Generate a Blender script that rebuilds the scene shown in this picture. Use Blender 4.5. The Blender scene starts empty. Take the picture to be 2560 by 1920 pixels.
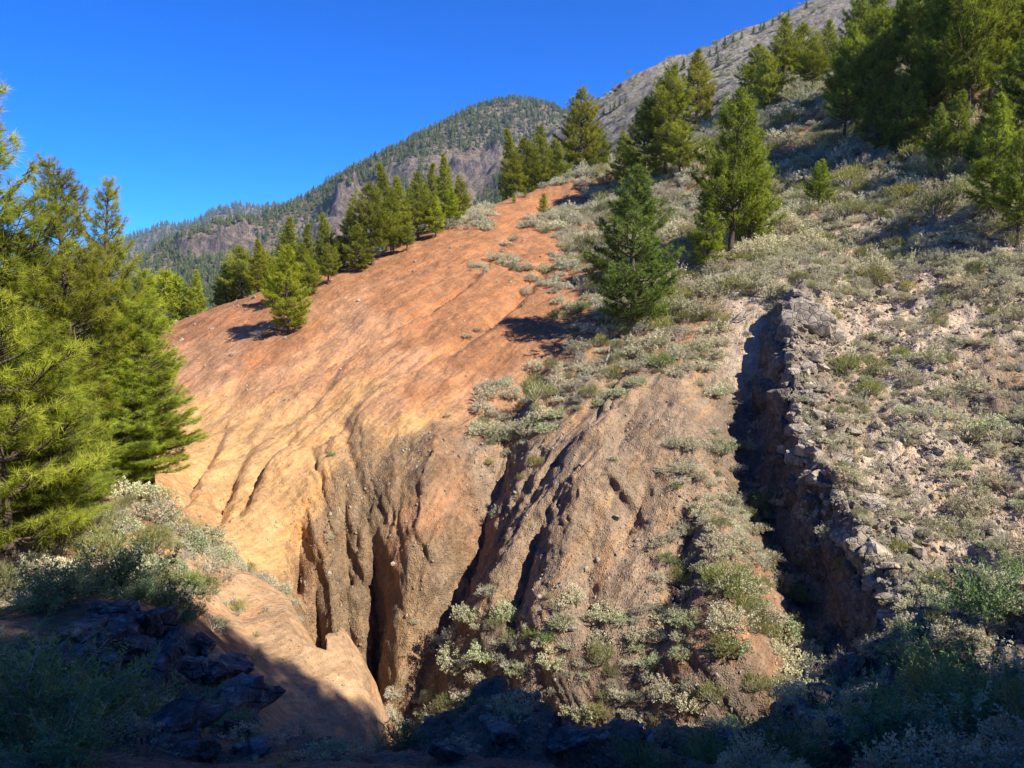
import bpy, math, random
import numpy as np
from mathutils import Vector, Matrix

R = math.radians
scene = bpy.context.scene
COL = scene.collection

# ------------------------------------------------------------------ camera
PITCH = -7.0                       # degrees below the horizontal
LENS = 27.04                       # mm on a 36 mm wide sensor
cam_data = bpy.data.cameras.new('camera')
cam_data.lens = LENS
cam_data.sensor_width = 36.0
cam_data.sensor_fit = 'HORIZONTAL'
cam_data.clip_start = 0.1
cam_data.clip_end = 20000.0
cam = bpy.data.objects.new('camera', cam_data)
cam.location = (0, 0, 0)
cam.rotation_euler = (R(90 + PITCH), 0, 0)
COL.objects.link(cam)
scene.camera = cam

# ------------------------------------------------------------------ sun and sky
SUN_EL = 44.0                      # elevation
SUN_AZ = 122.0                     # clockwise from +Y (the view direction) seen from above: right and a little behind
SUN_DIR = Vector((math.cos(R(SUN_EL)) * math.sin(R(SUN_AZ)), math.cos(R(SUN_EL)) * math.cos(R(SUN_AZ)), math.sin(R(SUN_EL))))
sun_data = bpy.data.lights.new('sun', 'SUN')
sun_data.energy = 5.0
sun_data.angle = R(0.53)
sun_data.color = (1.0, 0.93, 0.82)
sun = bpy.data.objects.new('sun', sun_data)
sun.rotation_euler = SUN_DIR.to_track_quat('Z', 'Y').to_euler()
sun.location = SUN_DIR * 200
COL.objects.link(sun)

world = bpy.data.worlds.new('World')
scene.world = world
world.use_nodes = True
wn = world.node_tree
for n in list(wn.nodes):
    wn.nodes.remove(n)
w_out = wn.nodes.new('ShaderNodeOutputWorld')
w_bg = wn.nodes.new('ShaderNodeBackground')
w_sky = wn.nodes.new('ShaderNodeTexSky')
w_sky.sky_type = 'NISHITA'
w_sky.sun_disc = False
w_sky.sun_elevation = R(SUN_EL)
w_sky.sun_rotation = R(SUN_AZ)
w_sky.altitude = 2000.0
w_sky.air_density = 0.7
w_sky.dust_density = 0.0
w_sky.ozone_density = 4.0
w_hs = wn.nodes.new('ShaderNodeHueSaturation')
w_hs.inputs['Saturation'].default_value = 1.25
w_hs.inputs['Hue'].default_value = 0.5
w_gain = wn.nodes.new('ShaderNodeMix')              # the deep blue of dry mountain air
w_gain.data_type = 'RGBA'; w_gain.blend_type = 'MULTIPLY'
w_gain.inputs['Factor'].default_value = 1.0
w_gain.inputs[7].default_value = (0.07, 0.72, 1.30, 1)
wn.links.new(w_sky.outputs[0], w_hs.inputs['Color'])
wn.links.new(w_hs.outputs[0], w_gain.inputs[6])
wn.links.new(w_gain.outputs[2], w_bg.inputs['Color'])
w_bg.inputs['Strength'].default_value = 0.105
wn.links.new(w_bg.outputs[0], w_out.inputs['Surface'])

scene.view_settings.view_transform = 'Standard'
scene.view_settings.look = 'None'
scene.view_settings.exposure = 1.03
scene.view_settings.gamma = 1.0
scene.view_settings.use_curve_mapping = False
scene.render.engine = 'CYCLES'
scene.cycles.max_bounces = 6
scene.cycles.diffuse_bounces = 3
scene.cycles.transmission_bounces = 4
scene.cycles.transparent_max_bounces = 8
scene.cycles.use_denoising = True

random.seed(7)
RNG = np.random.default_rng(11)

# ------------------------------------------------------------------ numeric helpers
def _h2(ix, iy, seed):
    n = (ix.astype(np.int64) * 374761393 + iy.astype(np.int64) * 668265263 + seed * 974634541) & 0xffffffff
    n = ((n ^ (n >> 13)) * 1274126177) & 0xffffffff
    n = ((n ^ (n >> 15)) * 2246822519) & 0xffffffff
    return ((n ^ (n >> 16)) & 0xffffff) / float(0xffffff)

def noise2(x, y, seed=0):
    """Smooth value noise, -1..1."""
    x = np.asarray(x, float); y = np.asarray(y, float)
    ix = np.floor(x); iy = np.floor(y)
    fx = x - ix; fy = y - iy
    ux = fx * fx * fx * (fx * (fx * 6 - 15) + 10)
    uy = fy * fy * fy * (fy * (fy * 6 - 15) + 10)
    a = _h2(ix, iy, seed); b = _h2(ix + 1, iy, seed)
    c = _h2(ix, iy + 1, seed); d = _h2(ix + 1, iy + 1, seed)
    return 2 * (a + (b - a) * ux + (c - a) * uy + (a - b - c + d) * ux * uy) - 1

def fbm(x, y, seed=0, octv=4, gain=0.5, lac=2.03):
    v = np.zeros_like(np.asarray(x, float)); a = 1.0; t = 0.0
    for o in range(octv):
        v += a * noise2(x, y, seed + 17 * o); t += a
        x = x * lac + 3.7; y = y * lac - 1.9; a *= gain
    return v / t

def billow(x, y, seed=0, octv=3):
    """Rounded ribs with sharp cracks between them, 0 (crack) .. 1 (rib)."""
    v = np.zeros_like(np.asarray(x, float)); a = 1.0; t = 0.0
    for o in range(octv):
        v += a * np.abs(noise2(x, y, seed + 31 * o)); t += a
        x = x * 2.1 + 1.3; y = y * 2.1 + 5.1; a *= 0.5
    return np.clip(v / t * 2.0, 0, 1)

def sstep(a, b, x):
    t = np.clip((x - a) / (b - a), 0, 1)
    return t * t * (3 - 2 * t)

FPX = 2560 * LENS / 36.0
SP, CP = math.sin(R(-PITCH)), math.cos(R(-PITCH))

def pix_dir(u, v):
    """A direction in the photograph (2560 x 1920 pixels) as (x, z) per metre of depth along +Y."""
    dx = (np.asarray(u, float) - 1280) / FPX
    dy = (960 - np.asarray(v, float)) / FPX
    yc = CP + dy * SP
    return dx / yc, (-SP + dy * CP) / yc

def at(u, v, Y):
    a, b = pix_dir(u, v)
    return np.stack([a * Y, np.asarray(Y, float) + 0 * a, b * Y], -1)

def to_pix(p):
    p = np.asarray(p, float)
    yc = p[..., 1] * CP - p[..., 2] * SP
    zc = p[..., 1] * SP + p[..., 2] * CP
    return 1280 + FPX * p[..., 0] / yc, 960 - FPX * zc / yc

class TPS:
    """Thin plate spline z(x, y) through a list of measured ground points."""
    def __init__(self, pts, lam=0.02):
        P = np.asarray(pts, float); n = len(P)
        self.xy = P[:, :2]
        d = np.linalg.norm(self.xy[:, None] - self.xy[None], axis=2)
        K = self.phi(d) + lam * np.eye(n) * 10
        A = np.zeros((n + 3, n + 3)); A[:n, :n] = K
        A[:n, n] = 1; A[:n, n + 1:] = self.xy
        A[n:, :n] = A[:n, n:].T
        b = np.zeros(n + 3); b[:n] = P[:, 2]
        self.w = np.linalg.solve(A, b)
    @staticmethod
    def phi(r):
        return np.where(r > 1e-9, r * r * np.log(np.maximum(r, 1e-9)), 0.0)
    def __call__(self, x, y):
        x = np.asarray(x, float); sh = x.shape
        X = np.stack([x.ravel(), np.asarray(y, float).ravel()], 1)
        out = np.empty(len(X)); n = len(self.xy)
        for i in range(0, len(X), 40000):
            c = X[i:i + 40000]
            d2 = (c[:, None, 0] - self.xy[None, :, 0]) ** 2 + (c[:, None, 1] - self.xy[None, :, 1]) ** 2
            d2 = np.maximum(d2, 1e-12)
            out[i:i + 40000] = (0.5 * d2 * np.log(d2)) @ self.w[:n] + self.w[n] + c @ self.w[n + 1:]
        return out.reshape(sh)

def mesh_from(name, verts, faces, mats=(), smooth=True, mat_idx=None):
    me = bpy.data.meshes.new(name)
    verts = np.asarray(verts, np.float32); faces = np.asarray(faces, np.int32)
    k = faces.shape[1]
    me.vertices.add(len(verts)); me.vertices.foreach_set('co', verts.ravel())
    me.loops.add(faces.size); me.loops.foreach_set('vertex_index', faces.ravel())
    me.polygons.add(len(faces))
    me.polygons.foreach_set('loop_start', np.arange(0, faces.size, k, dtype=np.int32))
    me.polygons.foreach_set('loop_total', np.full(len(faces), k, np.int32))
    if mat_idx is not None:
        me.polygons.foreach_set('material_index', np.asarray(mat_idx, np.int32))
    me.polygons.foreach_set('use_smooth', np.full(len(faces), smooth, bool))
    me.update(calc_edges=True)
    me.validate()
    for m in mats:
        me.materials.append(m)
    return me

def set_color(me, name, rgb):
    a = me.attributes.new(name, 'FLOAT_COLOR', 'POINT')
    c = np.ones((len(rgb), 4), np.float32); c[:, :rgb.shape[1]] = rgb
    a.data.foreach_set('color', c.ravel())

def set_float(me, name, val):
    a = me.attributes.new(name, 'FLOAT', 'POINT')
    a.data.foreach_set('value', np.asarray(val, np.float32))

def link(name, data, parent=None, loc=None, rot=None, scl=None):
    o = bpy.data.objects.new(name, data)
    COL.objects.link(o)
    if parent is not None: o.parent = parent
    if loc is not None: o.location = [float(c) for c in loc]
    if rot is not None: o.rotation_euler = [float(c) for c in rot]
    if scl is not None: o.scale = (scl, scl, scl) if np.isscalar(scl) else [float(c) for c in scl]
    return o

def tag(o, label=None, cat=None, group=None, kind=None):
    if label: o['label'] = label
    if cat: o['category'] = cat
    if group: o['group'] = group
    if kind: o['kind'] = kind
    return o

# ------------------------------------------------------------------ ground: measured points (photo column, row, depth in metres)
SEEN = [
 # crest of the red slope
 (340,880,46),(400,825,49),(500,785,51),(600,748,52),(700,790,45.5),(800,742,47),(930,690,50),(1000,642,54),(1100,580,60),
 (1200,525,67),(1300,490,74),(1400,456,81),(1520,436,89),
 # face of the red slope
 (450,950,40),(600,900,40),(450,1100,34),(600,1050,35.5),(800,900,39.5),(800,1050,34.3),(700,1200,30.2),(520,1250,28.7),
 (600,1350,26.6),(560,1420,24.6),(680,1380,26.4),(950,800,42.5),(950,1000,34.5),(1000,900,38),(950,1150,31),(900,1250,29),(850,1400,27.2),
 (950,1450,26.5),(1000,1600,25),(880,1550,26),(1100,700,48.5),(1100,850,40),(1150,1000,34.5),(1100,1200,29.7),(1100,1400,26.5),
 (1250,600,57),(1250,700,48.5),(1250,850,39.7),(1400,520,71),(1450,600,59),(1350,950,35.3),(1350,760,45),(300,1000,38),(200,950,41),
 # brown conglomerate spur
 (1450,950,34),(1650,950,32.5),(1400,1100,29.7),(1550,1100,29),(1700,1100,28),(1250,1250,27.7),(1500,1250,26),(1300,1450,24),
 (1500,1450,23.2),(1700,1300,24.5),(1750,1500,20.6),(1600,1600,20.6),(1250,1600,22.2),(1400,1650,20.7),(1800,1650,18.6),(1120,1620,23.5),
 (1850,1300,23.5),(1950,1500,20.2),
 # scrub slope
 (1550,830,38),(1650,780,39.7),(1500,700,48),(1750,700,41.5),(1850,650,43.5),(1650,600,51),(1600,480,66),(1720,420,66),(1900,500,56),
 (1800,350,76),(1950,240,80),(2050,510,51),(2000,380,63),(2140,290,64),(2250,480,48),(2300,600,41.5),(2480,560,40.5),(2440,370,53),
 (2550,300,57),(2200,620,42.5),(2100,700,38.5),(2400,700,37),(2300,150,84),
 # talus right of the rock ridge
 (2050,800,35),(2100,950,30.9),(2200,1150,26),(2300,1400,21),(2380,1600,17),(2500,800,33.5),(2500,1000,28.5),(2500,1200,24.2),
 (2500,1450,19.4),(2300,900,31.4),(2300,1100,26.6),(1990,720,37.7),(1965,880,33.2),(1980,1050,29.2),(2010,1180,26.7),(2080,1300,24.2),
 (2160,1450,21.2),(2260,1630,17.2),
 # near bank on the left, tan spur
 (270,1150,26.5),(150,1150,27),(350,1250,23),(450,1330,22.7),(50,1300,20),(100,1500,16),(500,1420,19.5),(600,1425,23.2),(560,1500,19.6),
 (700,1500,21.9),(800,1580,21.3),(900,1660,20.6),(940,1740,19.7),(960,1830,18.3),(970,1900,17.2),(700,1650,18),(800,1750,17),(700,1800,14.8),
 (800,1910,13.2),(650,1900,12),(560,1700,13.4),(500,1600,14),(400,1500,15.5),(250,1450,16),(300,1600,12.5),(150,1600,12),(300,1800,9),
 (100,1800,7.5),(500,1850,10.5),
 # near rim, bottom of the frame
 (1000,1900,10),(1100,1850,10.2),(1280,1800,10.4),(1430,1815,10.2),(1530,1880,9.5),(1650,1905,9),(1800,1845,9.6),(1900,1850,9.8),
 (1950,1800,10.8),(2050,1722,12.4),(2150,1722,12.8),(2300,1665,15),(2450,1590,16),(2300,1800,9),(2500,1750,9),(1500,1915,8.6),
]
HIDDEN = [
 # beyond the crest
 (-45,60,-14),(-30,75,-12),(-17,70,-4),(-12,85,-5),(0,95,3),(4,110,8),(20,120,15),(45,110,28),(62,90,32),(72,60,26),(50,40,11),(40,20,3),
 (-60,100,-35),(0,145,0),(40,150,25),(-60,40,-14),(-40,30,-9),(-20,120,-20),(90,140,50),
 # bed of the gully
 (-3.6,22.6,-14.0),(-2.6,19.5,-14.4),(-1.0,17,-14.3),(0.8,15.6,-13.6),(2.8,15.4,-12.8),(5,15.6,-12.0),(7,16.2,-11.0),(-0.6,14,-12.2),(2.5,13.2,-11.4),
 # under and behind the photographer; unseen bank at right raised to cast shade
 (0,0,-1.7),(0,4,-3.0),(-4,4,-2.9),(4,4,-2.9),(-10,2,-2.5),(10,2,-1.5),(15,9,-0.6),(13.1,5.9,1.4),(10.5,6.5,-1.6),(20,0,2.5),(0,-10,1.5),(-20,-5,0),(24,9,2.5),(30,8,4),(15,-15,6),
 (-40,-20,2),(0,-40,12),(40,-25,14),(-12,9,-5.5),(-16,16,-7),(-25,20,-8.5),(60,0,8),(-80,-60,10),(80,-60,30),(0,-100,25),(-100,20,-20),(110,40,40)]
PTS = [tuple(at(u, v, Y)) for (u, v, Y) in SEEN] + HIDDEN
BASE = TPS(PTS, 0.01)

# plan of the sample lines: a fan of bearings, finely spaced where the place is detailed
TH = np.concatenate([np.linspace(-180, -60, 28, endpoint=False), np.linspace(-60, -41, 30, endpoint=False), np.linspace(-41, 41, 740, endpoint=False),
                     np.linspace(41, 60, 30, endpoint=False), np.linspace(60, 180, 29)])
TH = R(1) * TH
RR = np.concatenate([np.geomspace(0.05, 6, 40, endpoint=False), np.geomspace(6, 12, 90, endpoint=False), np.geomspace(12, 32, 490, endpoint=False),
                     np.geomspace(32, 60, 230, endpoint=False), np.geomspace(60, 170, 110)])
GT, GR = np.meshgrid(TH, RR, indexing='ij')
GX, GY = GR * np.sin(GT), GR * np.cos(GT)
Z0 = BASE(GX, GY)

def grid_height(Z, x, y):
    th = np.arctan2(x, y); r = np.hypot(x, y)
    i = np.clip(np.searchsorted(TH, th) - 1, 0, len(TH) - 2); j = np.clip(np.searchsorted(RR, r) - 1, 0, len(RR) - 2)
    a = np.clip((th - TH[i]) / (TH[i + 1] - TH[i]), 0, 1); b = np.clip((r - RR[j]) / (RR[j + 1] - RR[j]), 0, 1)
    return (Z[i, j] * (1 - a) * (1 - b) + Z[i + 1, j] * a * (1 - b) + Z[i, j + 1] * (1 - a) * b + Z[i + 1, j + 1] * a * b)

def look(Z, u, v, rmin=4.0):
    """World points where the lines of sight through (u, v) meet the ground Z."""
    u = np.atleast_1d(np.asarray(u, float)); v = np.atleast_1d(np.asarray(v, float))
    a, b = pix_dir(u, v)
    th = np.arctan2(a, 1.0); s = b / np.hypot(a, 1.0)
    i = np.clip(np.searchsorted(TH, th) - 1, 0, len(TH) - 2)
    f = ((th - TH[i]) / (TH[i + 1] - TH[i]))[:, None]
    prof = Z[i] * (1 - f) + Z[i + 1] * f
    gap = s[:, None] * RR[None] - prof
    gap[:, RR < rmin] = 1.0
    hit = gap < 0
    j = np.argmax(hit, 1); ok = hit.any(1) & (j > 0); j = np.maximum(j, 1)
    k = np.arange(len(j))
    g0, g1 = gap[k, j - 1], gap[k, j]
    r = RR[j - 1] + (RR[j] - RR[j - 1]) * np.clip(g0 / (g0 - g1 + 1e-9), 0, 1)
    return np.stack([r * np.sin(th), r * np.cos(th), s * r], 1), ok

def on_ground0(pix):
    p, ok = look(Z0, [q[0] for q in pix], [q[1] for q in pix])
    return p[:, :2]

def carve(Z, line, depth, wl, wr, power=2.0):   # lines run towards the camera: wl is then on the photograph's right
    """Lower (or, with negative depth, raise) the ground along a line on the plan; wl / wr are the widths left and right of it."""
    L = np.asarray(line, float); n = len(L)
    D = np.broadcast_to(np.asarray(depth, float), (n,)); WL = np.broadcast_to(np.asarray(wl, float), (n,)); WR = np.broadcast_to(np.asarray(wr, float), (n,))
    m = max(WL.max(), WR.max())
    box = (GX > L[:, 0].min() - m) & (GX < L[:, 0].max() + m) & (GY > L[:, 1].min() - m) & (GY < L[:, 1].max() + m)
    x, y = GX[box], GY[box]
    if not len(x): return
    wob = 0.12 * m * fbm(x * 1.1, y * 1.1, 5, 3)
    x = x + wob; y = y + 0.12 * m * fbm(x * 1.3 + 9, y * 1.3, 8, 3)
    best = np.full(len(x), 1e9); side = np.zeros(len(x)); tt = np.zeros(len(x))
    for k in range(n - 1):
        a, b = L[k], L[k + 1]; e = b - a; l2 = e @ e + 1e-12
        t = np.clip(((x - a[0]) * e[0] + (y - a[1]) * e[1]) / l2, 0, 1)
        px, py = x - a[0] - t * e[0], y - a[1] - t * e[1]
        d = np.hypot(px, py); u = d < best
        best[u] = d[u]; tt[u] = k + t[u]; side[u] = (e[0] * py - e[1] * px)[u]
    ks = np.arange(n)
    dep = np.interp(tt, ks, D); w = np.where(side > 0, np.interp(tt, ks, WL), np.interp(tt, ks, WR))
    q = np.clip(1 - best / w, 0, 1)
    Z[box] -= dep * q ** power

# ------------------------------------------------------------------ ground: gullies, ribs, the rock ridge
Z = Z0.copy()
G = on_ground0
# ribs that converge on the slot of the gully
FX, FY = -4.2, 22.0
ang = np.arctan2(GX - FX, GY - FY); rad = np.hypot(GX - FX, GY - FY)
UU, VV = to_pix(np.stack([GX, GY, Z0], -1))
low = sstep(38, 29, GR) * sstep(12, 16, GY) * sstep(-1.3, -0.9, ang) * sstep(1.25, 0.8, ang) * sstep(0.5, 4, rad)
low *= sstep(60, 100, UU * 0 + 100) * (GY > 15)
lowL = sstep(-16, -13, GX)
warp = 0.25 * fbm(GX * 0.35, GY * 0.35, 3, 3)
rib = billow((ang + warp * 0.35) * 5.5, rad * 0.10 + 2.0, 21, 3)
spur_mask = 1 - sstep(26, 23.5, GY) * sstep(-2.5, -4.5, GX)         # leave the tan spur smooth
face = low * lowL * spur_mask * sstep(9.5, 7.0, GX) * (0.22 + 0.78 * sstep(-8.6, -6.6, GX + 0.25 * (GY - 28)))
face = face * (1 - 0.72 * sstep(-4.6, -3.8, GX) * sstep(-0.2, -1.2, GX))            # the broad red bulge stays smooth
Z += (rib - 0.45) * 0.85 * face * sstep(0, 9, rad)
# soft rills running down the upper red slope
ca, sa = -0.47, -0.88
al = GX * ca + GY * sa; ac = -GX * sa + GY * ca
red_mask = sstep(26, 32, GR) * sstep(95, 80, GR) * sstep(16, 4, GX - (GY - 36) * 0.18)
rill = billow(ac * 0.42 + 0.8 * fbm(al * 0.12, ac * 0.12, 9, 2), al * 0.05, 44, 3)
rill2 = fbm(ac * 1.5, al * 0.16, 45, 3)
rill3 = fbm(ac * 5.0 + fbm(al * 0.5, ac * 0.5, 48, 2), al * 0.7, 47, 3)
Z += red_mask * (1 - 0.6 * face) * ((rill - 0.4) * (0.30 * sstep(46, 33, GR) + 0.06) + rill2 * 0.06 + rill3 * 0.035)

def C(pix, depth, wl, wr, power=2.0):
    carve(Z, G(pix), depth, wl, wr, power)
# swell of the red bulge and of the bare brown spur
C([(1090,1060),(1080,1200),(1040,1400),(1010,1560)], [-0.2,-1.0,-0.9,-0.5], 2.0, 1.8, 1.2)
C([(1560,960),(1500,1150),(1430,1350),(1400,1560)], [-0.2,-0.8,-0.9,-0.5], 2.6, 2.6, 1.3)
C([(690,1160),(640,1290)], [-0.3,-0.5], 1.8, 1.8, 1.3)
# cracks and gullies
C([(1010,1100),(955,1165),(908,1240),(925,1330),(945,1420),(935,1560),(945,1700)], [0,0.15,0.3,0.7,2.3,2.6,1.5], 0.7, 0.9, 1.5)
C([(945,1340),(952,1420),(960,1500)], [0.3,1.6,1.2], 0.9, 0.8, 1.2)
C([(868,1235),(862,1300),(878,1390),(910,1470)], [0.2,0.8,1.0,0.3], 0.5, 0.6, 1.4)
C([(760,1290),(742,1350),(738,1440)], [0.3,1.5,0.7], 0.55, 0.35, 1.1)
C([(755,1330),(790,1420),(800,1500),(815,1600)], [0.3,1.2,2.0,1.4], 0.35, 1.0, 1.1)
C([(868,1450),(880,1560),(900,1650)], [0.2,1.2,0.8], 0.4, 0.5, 1.3)
C([(1240,1150),(1200,1250),(1155,1370),(1105,1480),(1055,1640)], [0.9,2.0,2.3,2.0,1.2], 2.0, 0.75, 1.4)
C([(1420,850),(1330,915),(1275,1030),(1240,1150)], [0.2,0.8,0.9,0.9], 1.2, 0.8, 1.4)
C([(1400,1240),(1340,1350),(1295,1470),(1280,1570)], [0.2,0.7,1.2,0.6], 0.9, 0.8, 1.4)
C([(1610,1000),(1560,1085),(1545,1150)], [0.15,0.55,0.25], 0.9, 0.5, 1.4)
C([(1620,1215),(1572,1300),(1560,1350)], [0.2,0.8,0.3], 0.9, 0.5, 1.4)
C([(1735,1250),(1715,1350),(1700,1460),(1640,1600)], [0.2,1.0,0.9,0.3], 0.8, 0.8, 1.4)
C([(1480,1330),(1470,1480),(1480,1620)], [0.1,0.5,0.5], 0.6, 0.6, 1.4)
C([(620,1130),(560,1240),(520,1330)], [0.2,0.7,0.3], 0.5, 0.9, 1.4)
C([(740,1080),(650,1190),(590,1300)], [0.1,0.5,0.3], 0.5, 0.9, 1.4)
C([(560,1080),(490,1180),(440,1260)], [0.2,0.6,0.3], 0.5, 0.9, 1.4)
C([(1020,930),(900,1010),(830,1110)], [0.05,0.3,0.2], 0.5, 1.2, 1.4)
C([(1180,830),(1060,900),(990,1010)], [0.05,0.3,0.15], 0.6, 1.2, 1.4)
C([(880,880),(780,1000),(690,1060)], [0.1,0.4,0.2], 0.6, 1.0, 1.4)
C([(1500,560),(1330,700),(1230,800),(1120,880)], [0.1,0.5,0.6,0.2], 0.8, 1.2, 1.4)
C([(1310,560),(1180,700),(1060,780),(880,880),(620,1010)], [0.1,0.35,0.4,0.3,0.1], 0.5, 1.6, 1.4)
# hollow left of the rock ridge, and the ridge crest
RIDGE = [(2015,700),(1985,790),(1965,880),(1975,1000),(1990,1100),(2020,1190),(2085,1300),(2160,1440),(2225,1570),(2290,1660)]
C([(1930,780),(1890,880),(1885,1000),(1910,1120),(1960,1240),(2030,1380),(2100,1520),(2170,1640)],
  [0.4,1.5,2.0,2.2,2.2,2.2,2.1,1.5], 1.35, 2.9, 1.0)
C(RIDGE, [-0.2,-0.8,-1.15,-1.1,-1.25,-1.4,-1.3,-1.2,-1.0,-0.4], 2.2, 0.5, 1.1)
# roundness of the tan spur's edge
C([(640,1440),(760,1540),(870,1640),(930,1740),(955,1850)], [-0.2,-0.5,-0.5,-0.5,-0.3], 1.1, 2.6, 0.9)
# rough ground everywhere
near = sstep(40, 25, GR)
smooth_spur = sstep(26, 24, GY) * sstep(9, 12, GY) * sstep(-1.5, -2.5, GX) * sstep(-9.5, -7.5, GX)
rough = 1 - 0.62 * smooth_spur
Z += fbm(GX * 0.22, GY * 0.22, 61, 3) * 0.35 * sstep(3, 9, GR) * (1 - smooth_spur) * (0.5 + 0.5 * sstep(8, 14, GX))
Z += fbm(GX * 1.1, GY * 1.1, 62, 4) * 0.16 * rough * sstep(3, 8, GR)
Z += fbm(GX * 4.5, GY * 4.5, 63, 3) * 0.045 * rough * near
scr = sstep(-1.0, 1.5, GX - (8.5 + (GY - 24) * 0.28)) * sstep(12, 16, GR)        # right of the ridge: broken talus
Z += scr * (np.abs(fbm(GX * 0.9, GY * 0.9, 71, 4)) - 0.2) * 0.55
# the ridge itself: jointed, broken rock
rp = np.array(G(RIDGE)); rd = np.full(GX.shape, 1e9)
for k in range(len(rp) - 1):
    e = rp[k + 1] - rp[k]; t = np.clip(((GX - rp[k, 0]) * e[0] + (GY - rp[k, 1]) * e[1]) / (e @ e), 0, 1)
    rd = np.minimum(rd, np.hypot(GX - rp[k, 0] - t * e[0], GY - rp[k, 1] - t * e[1]))
ridge_w = sstep(1.7, 0.4, rd)
jx, jy = GX * 0.85 + GY * 0.5, -GX * 0.5 + GY * 0.85
step_n = np.floor(fbm(jx * 0.9, jy * 0.55, 76, 2) * 5 + 2.5 * noise2(jx * 1.7, jy * 1.3, 77)) / 5
Z += ridge_w * (step_n * 0.42 + fbm(GX * 2.6, GY * 2.6, 78, 4) * 0.22)
# near rim: lumpy outcrops
rim = sstep(7, 8.5, GR) * sstep(15.5, 13, GR) * sstep(-4, -1, GX)
Z += rim * np.abs(fbm(GX * 0.8, GY * 0.8, 74, 4)) * 0.9 - rim * 0.15

# sideways relief for steep faces (moves points along the fall line)
V = np.stack([GX, GY, Z], -1)
gx = np.gradient(Z, axis=1) / np.gradient(GR, axis=1)
gt = np.gradient(Z, axis=0) / (np.gradient(GT, axis=0) * np.maximum(GR, 0.3))
steep = sstep(0.6, 1.6, np.hypot(gx, gt))
hn = np.stack([-(gx * np.sin(GT) + gt * np.cos(GT)), -(gx * np.cos(GT) - gt * np.sin(GT)), np.ones_like(Z)], -1)
hn /= np.linalg.norm(hn, axis=-1, keepdims=True)
amp = steep * near * (1 - 0.7 * smooth_spur) * (fbm(GX * 2.2 + Z * 1.7, GY * 2.2 - Z * 1.9, 81, 4) * 0.22)
V += hn * amp[..., None]
NZ = hn[..., 2]

def ground(x, y):
    return grid_height(Z, np.asarray(x, float), np.asarray(y, float))
def spot(u, v):
    p, ok = look(Z, [u], [v]); return p[0]

# ------------------------------------------------------------------ materials
def new_mat(name):
    m = bpy.data.materials.new(name); m.use_nodes = True
    nt = m.node_tree
    for n in list(nt.nodes): nt.nodes.remove(n)
    out = nt.nodes.new('ShaderNodeOutputMaterial')
    return m, nt, out

class NB:
    """Small helper for wiring nodes."""
    def __init__(self, nt): self.nt = nt
    def node(self, t, **kw):
        n = self.nt.nodes.new(t)
        for k, v in kw.items(): setattr(n, k, v)
        return n
    def set(self, sock, v):
        if hasattr(v, 'is_output') or isinstance(v, bpy.types.NodeSocket): self.nt.links.new(v, sock)
        else: sock.default_value = v
    def math(self, op, a, b=0.0, c=None, clamp=False):
        n = self.node('ShaderNodeMath', operation=op, use_clamp=clamp)
        self.set(n.inputs[0], a); self.set(n.inputs[1], b)
        if c is not None: self.set(n.inputs[2], c)
        return n.outputs[0]
    def mix(self, f, a, b, blend='MIX'):
        n = self.node('ShaderNodeMix', data_type='RGBA', blend_type=blend)
        self.set(n.inputs[0], f); self.set(n.inputs[6], a if isinstance(a, bpy.types.NodeSocket) else (*a, 1)); self.set(n.inputs[7], b if isinstance(b, bpy.types.NodeSocket) else (*b, 1))
        return n.outputs[2]
    def noise(self, vec, scale, detail=4.0, rough=0.55, dist=0.0):
        n = self.node('ShaderNodeTexNoise')
        if vec is not None: self.nt.links.new(vec, n.inputs['Vector'])
        n.inputs['Scale'].default_value = scale; n.inputs['Detail'].default_value = detail
        n.inputs['Roughness'].default_value = rough; n.inputs['Distortion'].default_value = dist
        return n.outputs['Fac']
    def voro(self, vec, scale, out='Distance', feature='F1'):
        n = self.node('ShaderNodeTexVoronoi', feature=feature)
        if vec is not None: self.nt.links.new(vec, n.inputs['Vector'])
        n.inputs['Scale'].default_value = scale
        return n.outputs[out]
    def ramp(self, f, a, b, lo=0.0, hi=1.0):
        n = self.node('ShaderNodeMapRange', interpolation_type='SMOOTHSTEP')
        self.set(n.inputs[0], f); n.inputs[1].default_value = a; n.inputs[2].default_value = b
        n.inputs[3].default_value = lo; n.inputs[4].default_value = hi
        return n.outputs[0]
    def attr(self, name, out='Color'):
        n = self.node('ShaderNodeAttribute', attribute_name=name)
        return n.outputs[out]
    def mapping(self, vec, scale=(1, 1, 1), rot=(0, 0, 0)):
        n = self.node('ShaderNodeMapping')
        self.nt.links.new(vec, n.inputs['Vector'])
        n.inputs['Scale'].default_value = scale; n.inputs['Rotation'].default_value = rot
        return n.outputs[0]
    def bump(self, h, strength, dist, normal=None):
        n = self.node('ShaderNodeBump')
        self.nt.links.new(h, n.inputs['Height'])
        n.inputs['Strength'].default_value = strength; n.inputs['Distance'].default_value = dist
        if normal is not None: self.nt.links.new(normal, n.inputs['Normal'])
        return n.outputs[0]

def val_color(b, col, val):
    """col scaled by a number socket."""
    n = b.node('ShaderNodeVectorMath', operation='SCALE')
    b.nt.links.new(col, n.inputs[0]); b.set(n.inputs['Scale'], val)
    return n.outputs[0]

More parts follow.
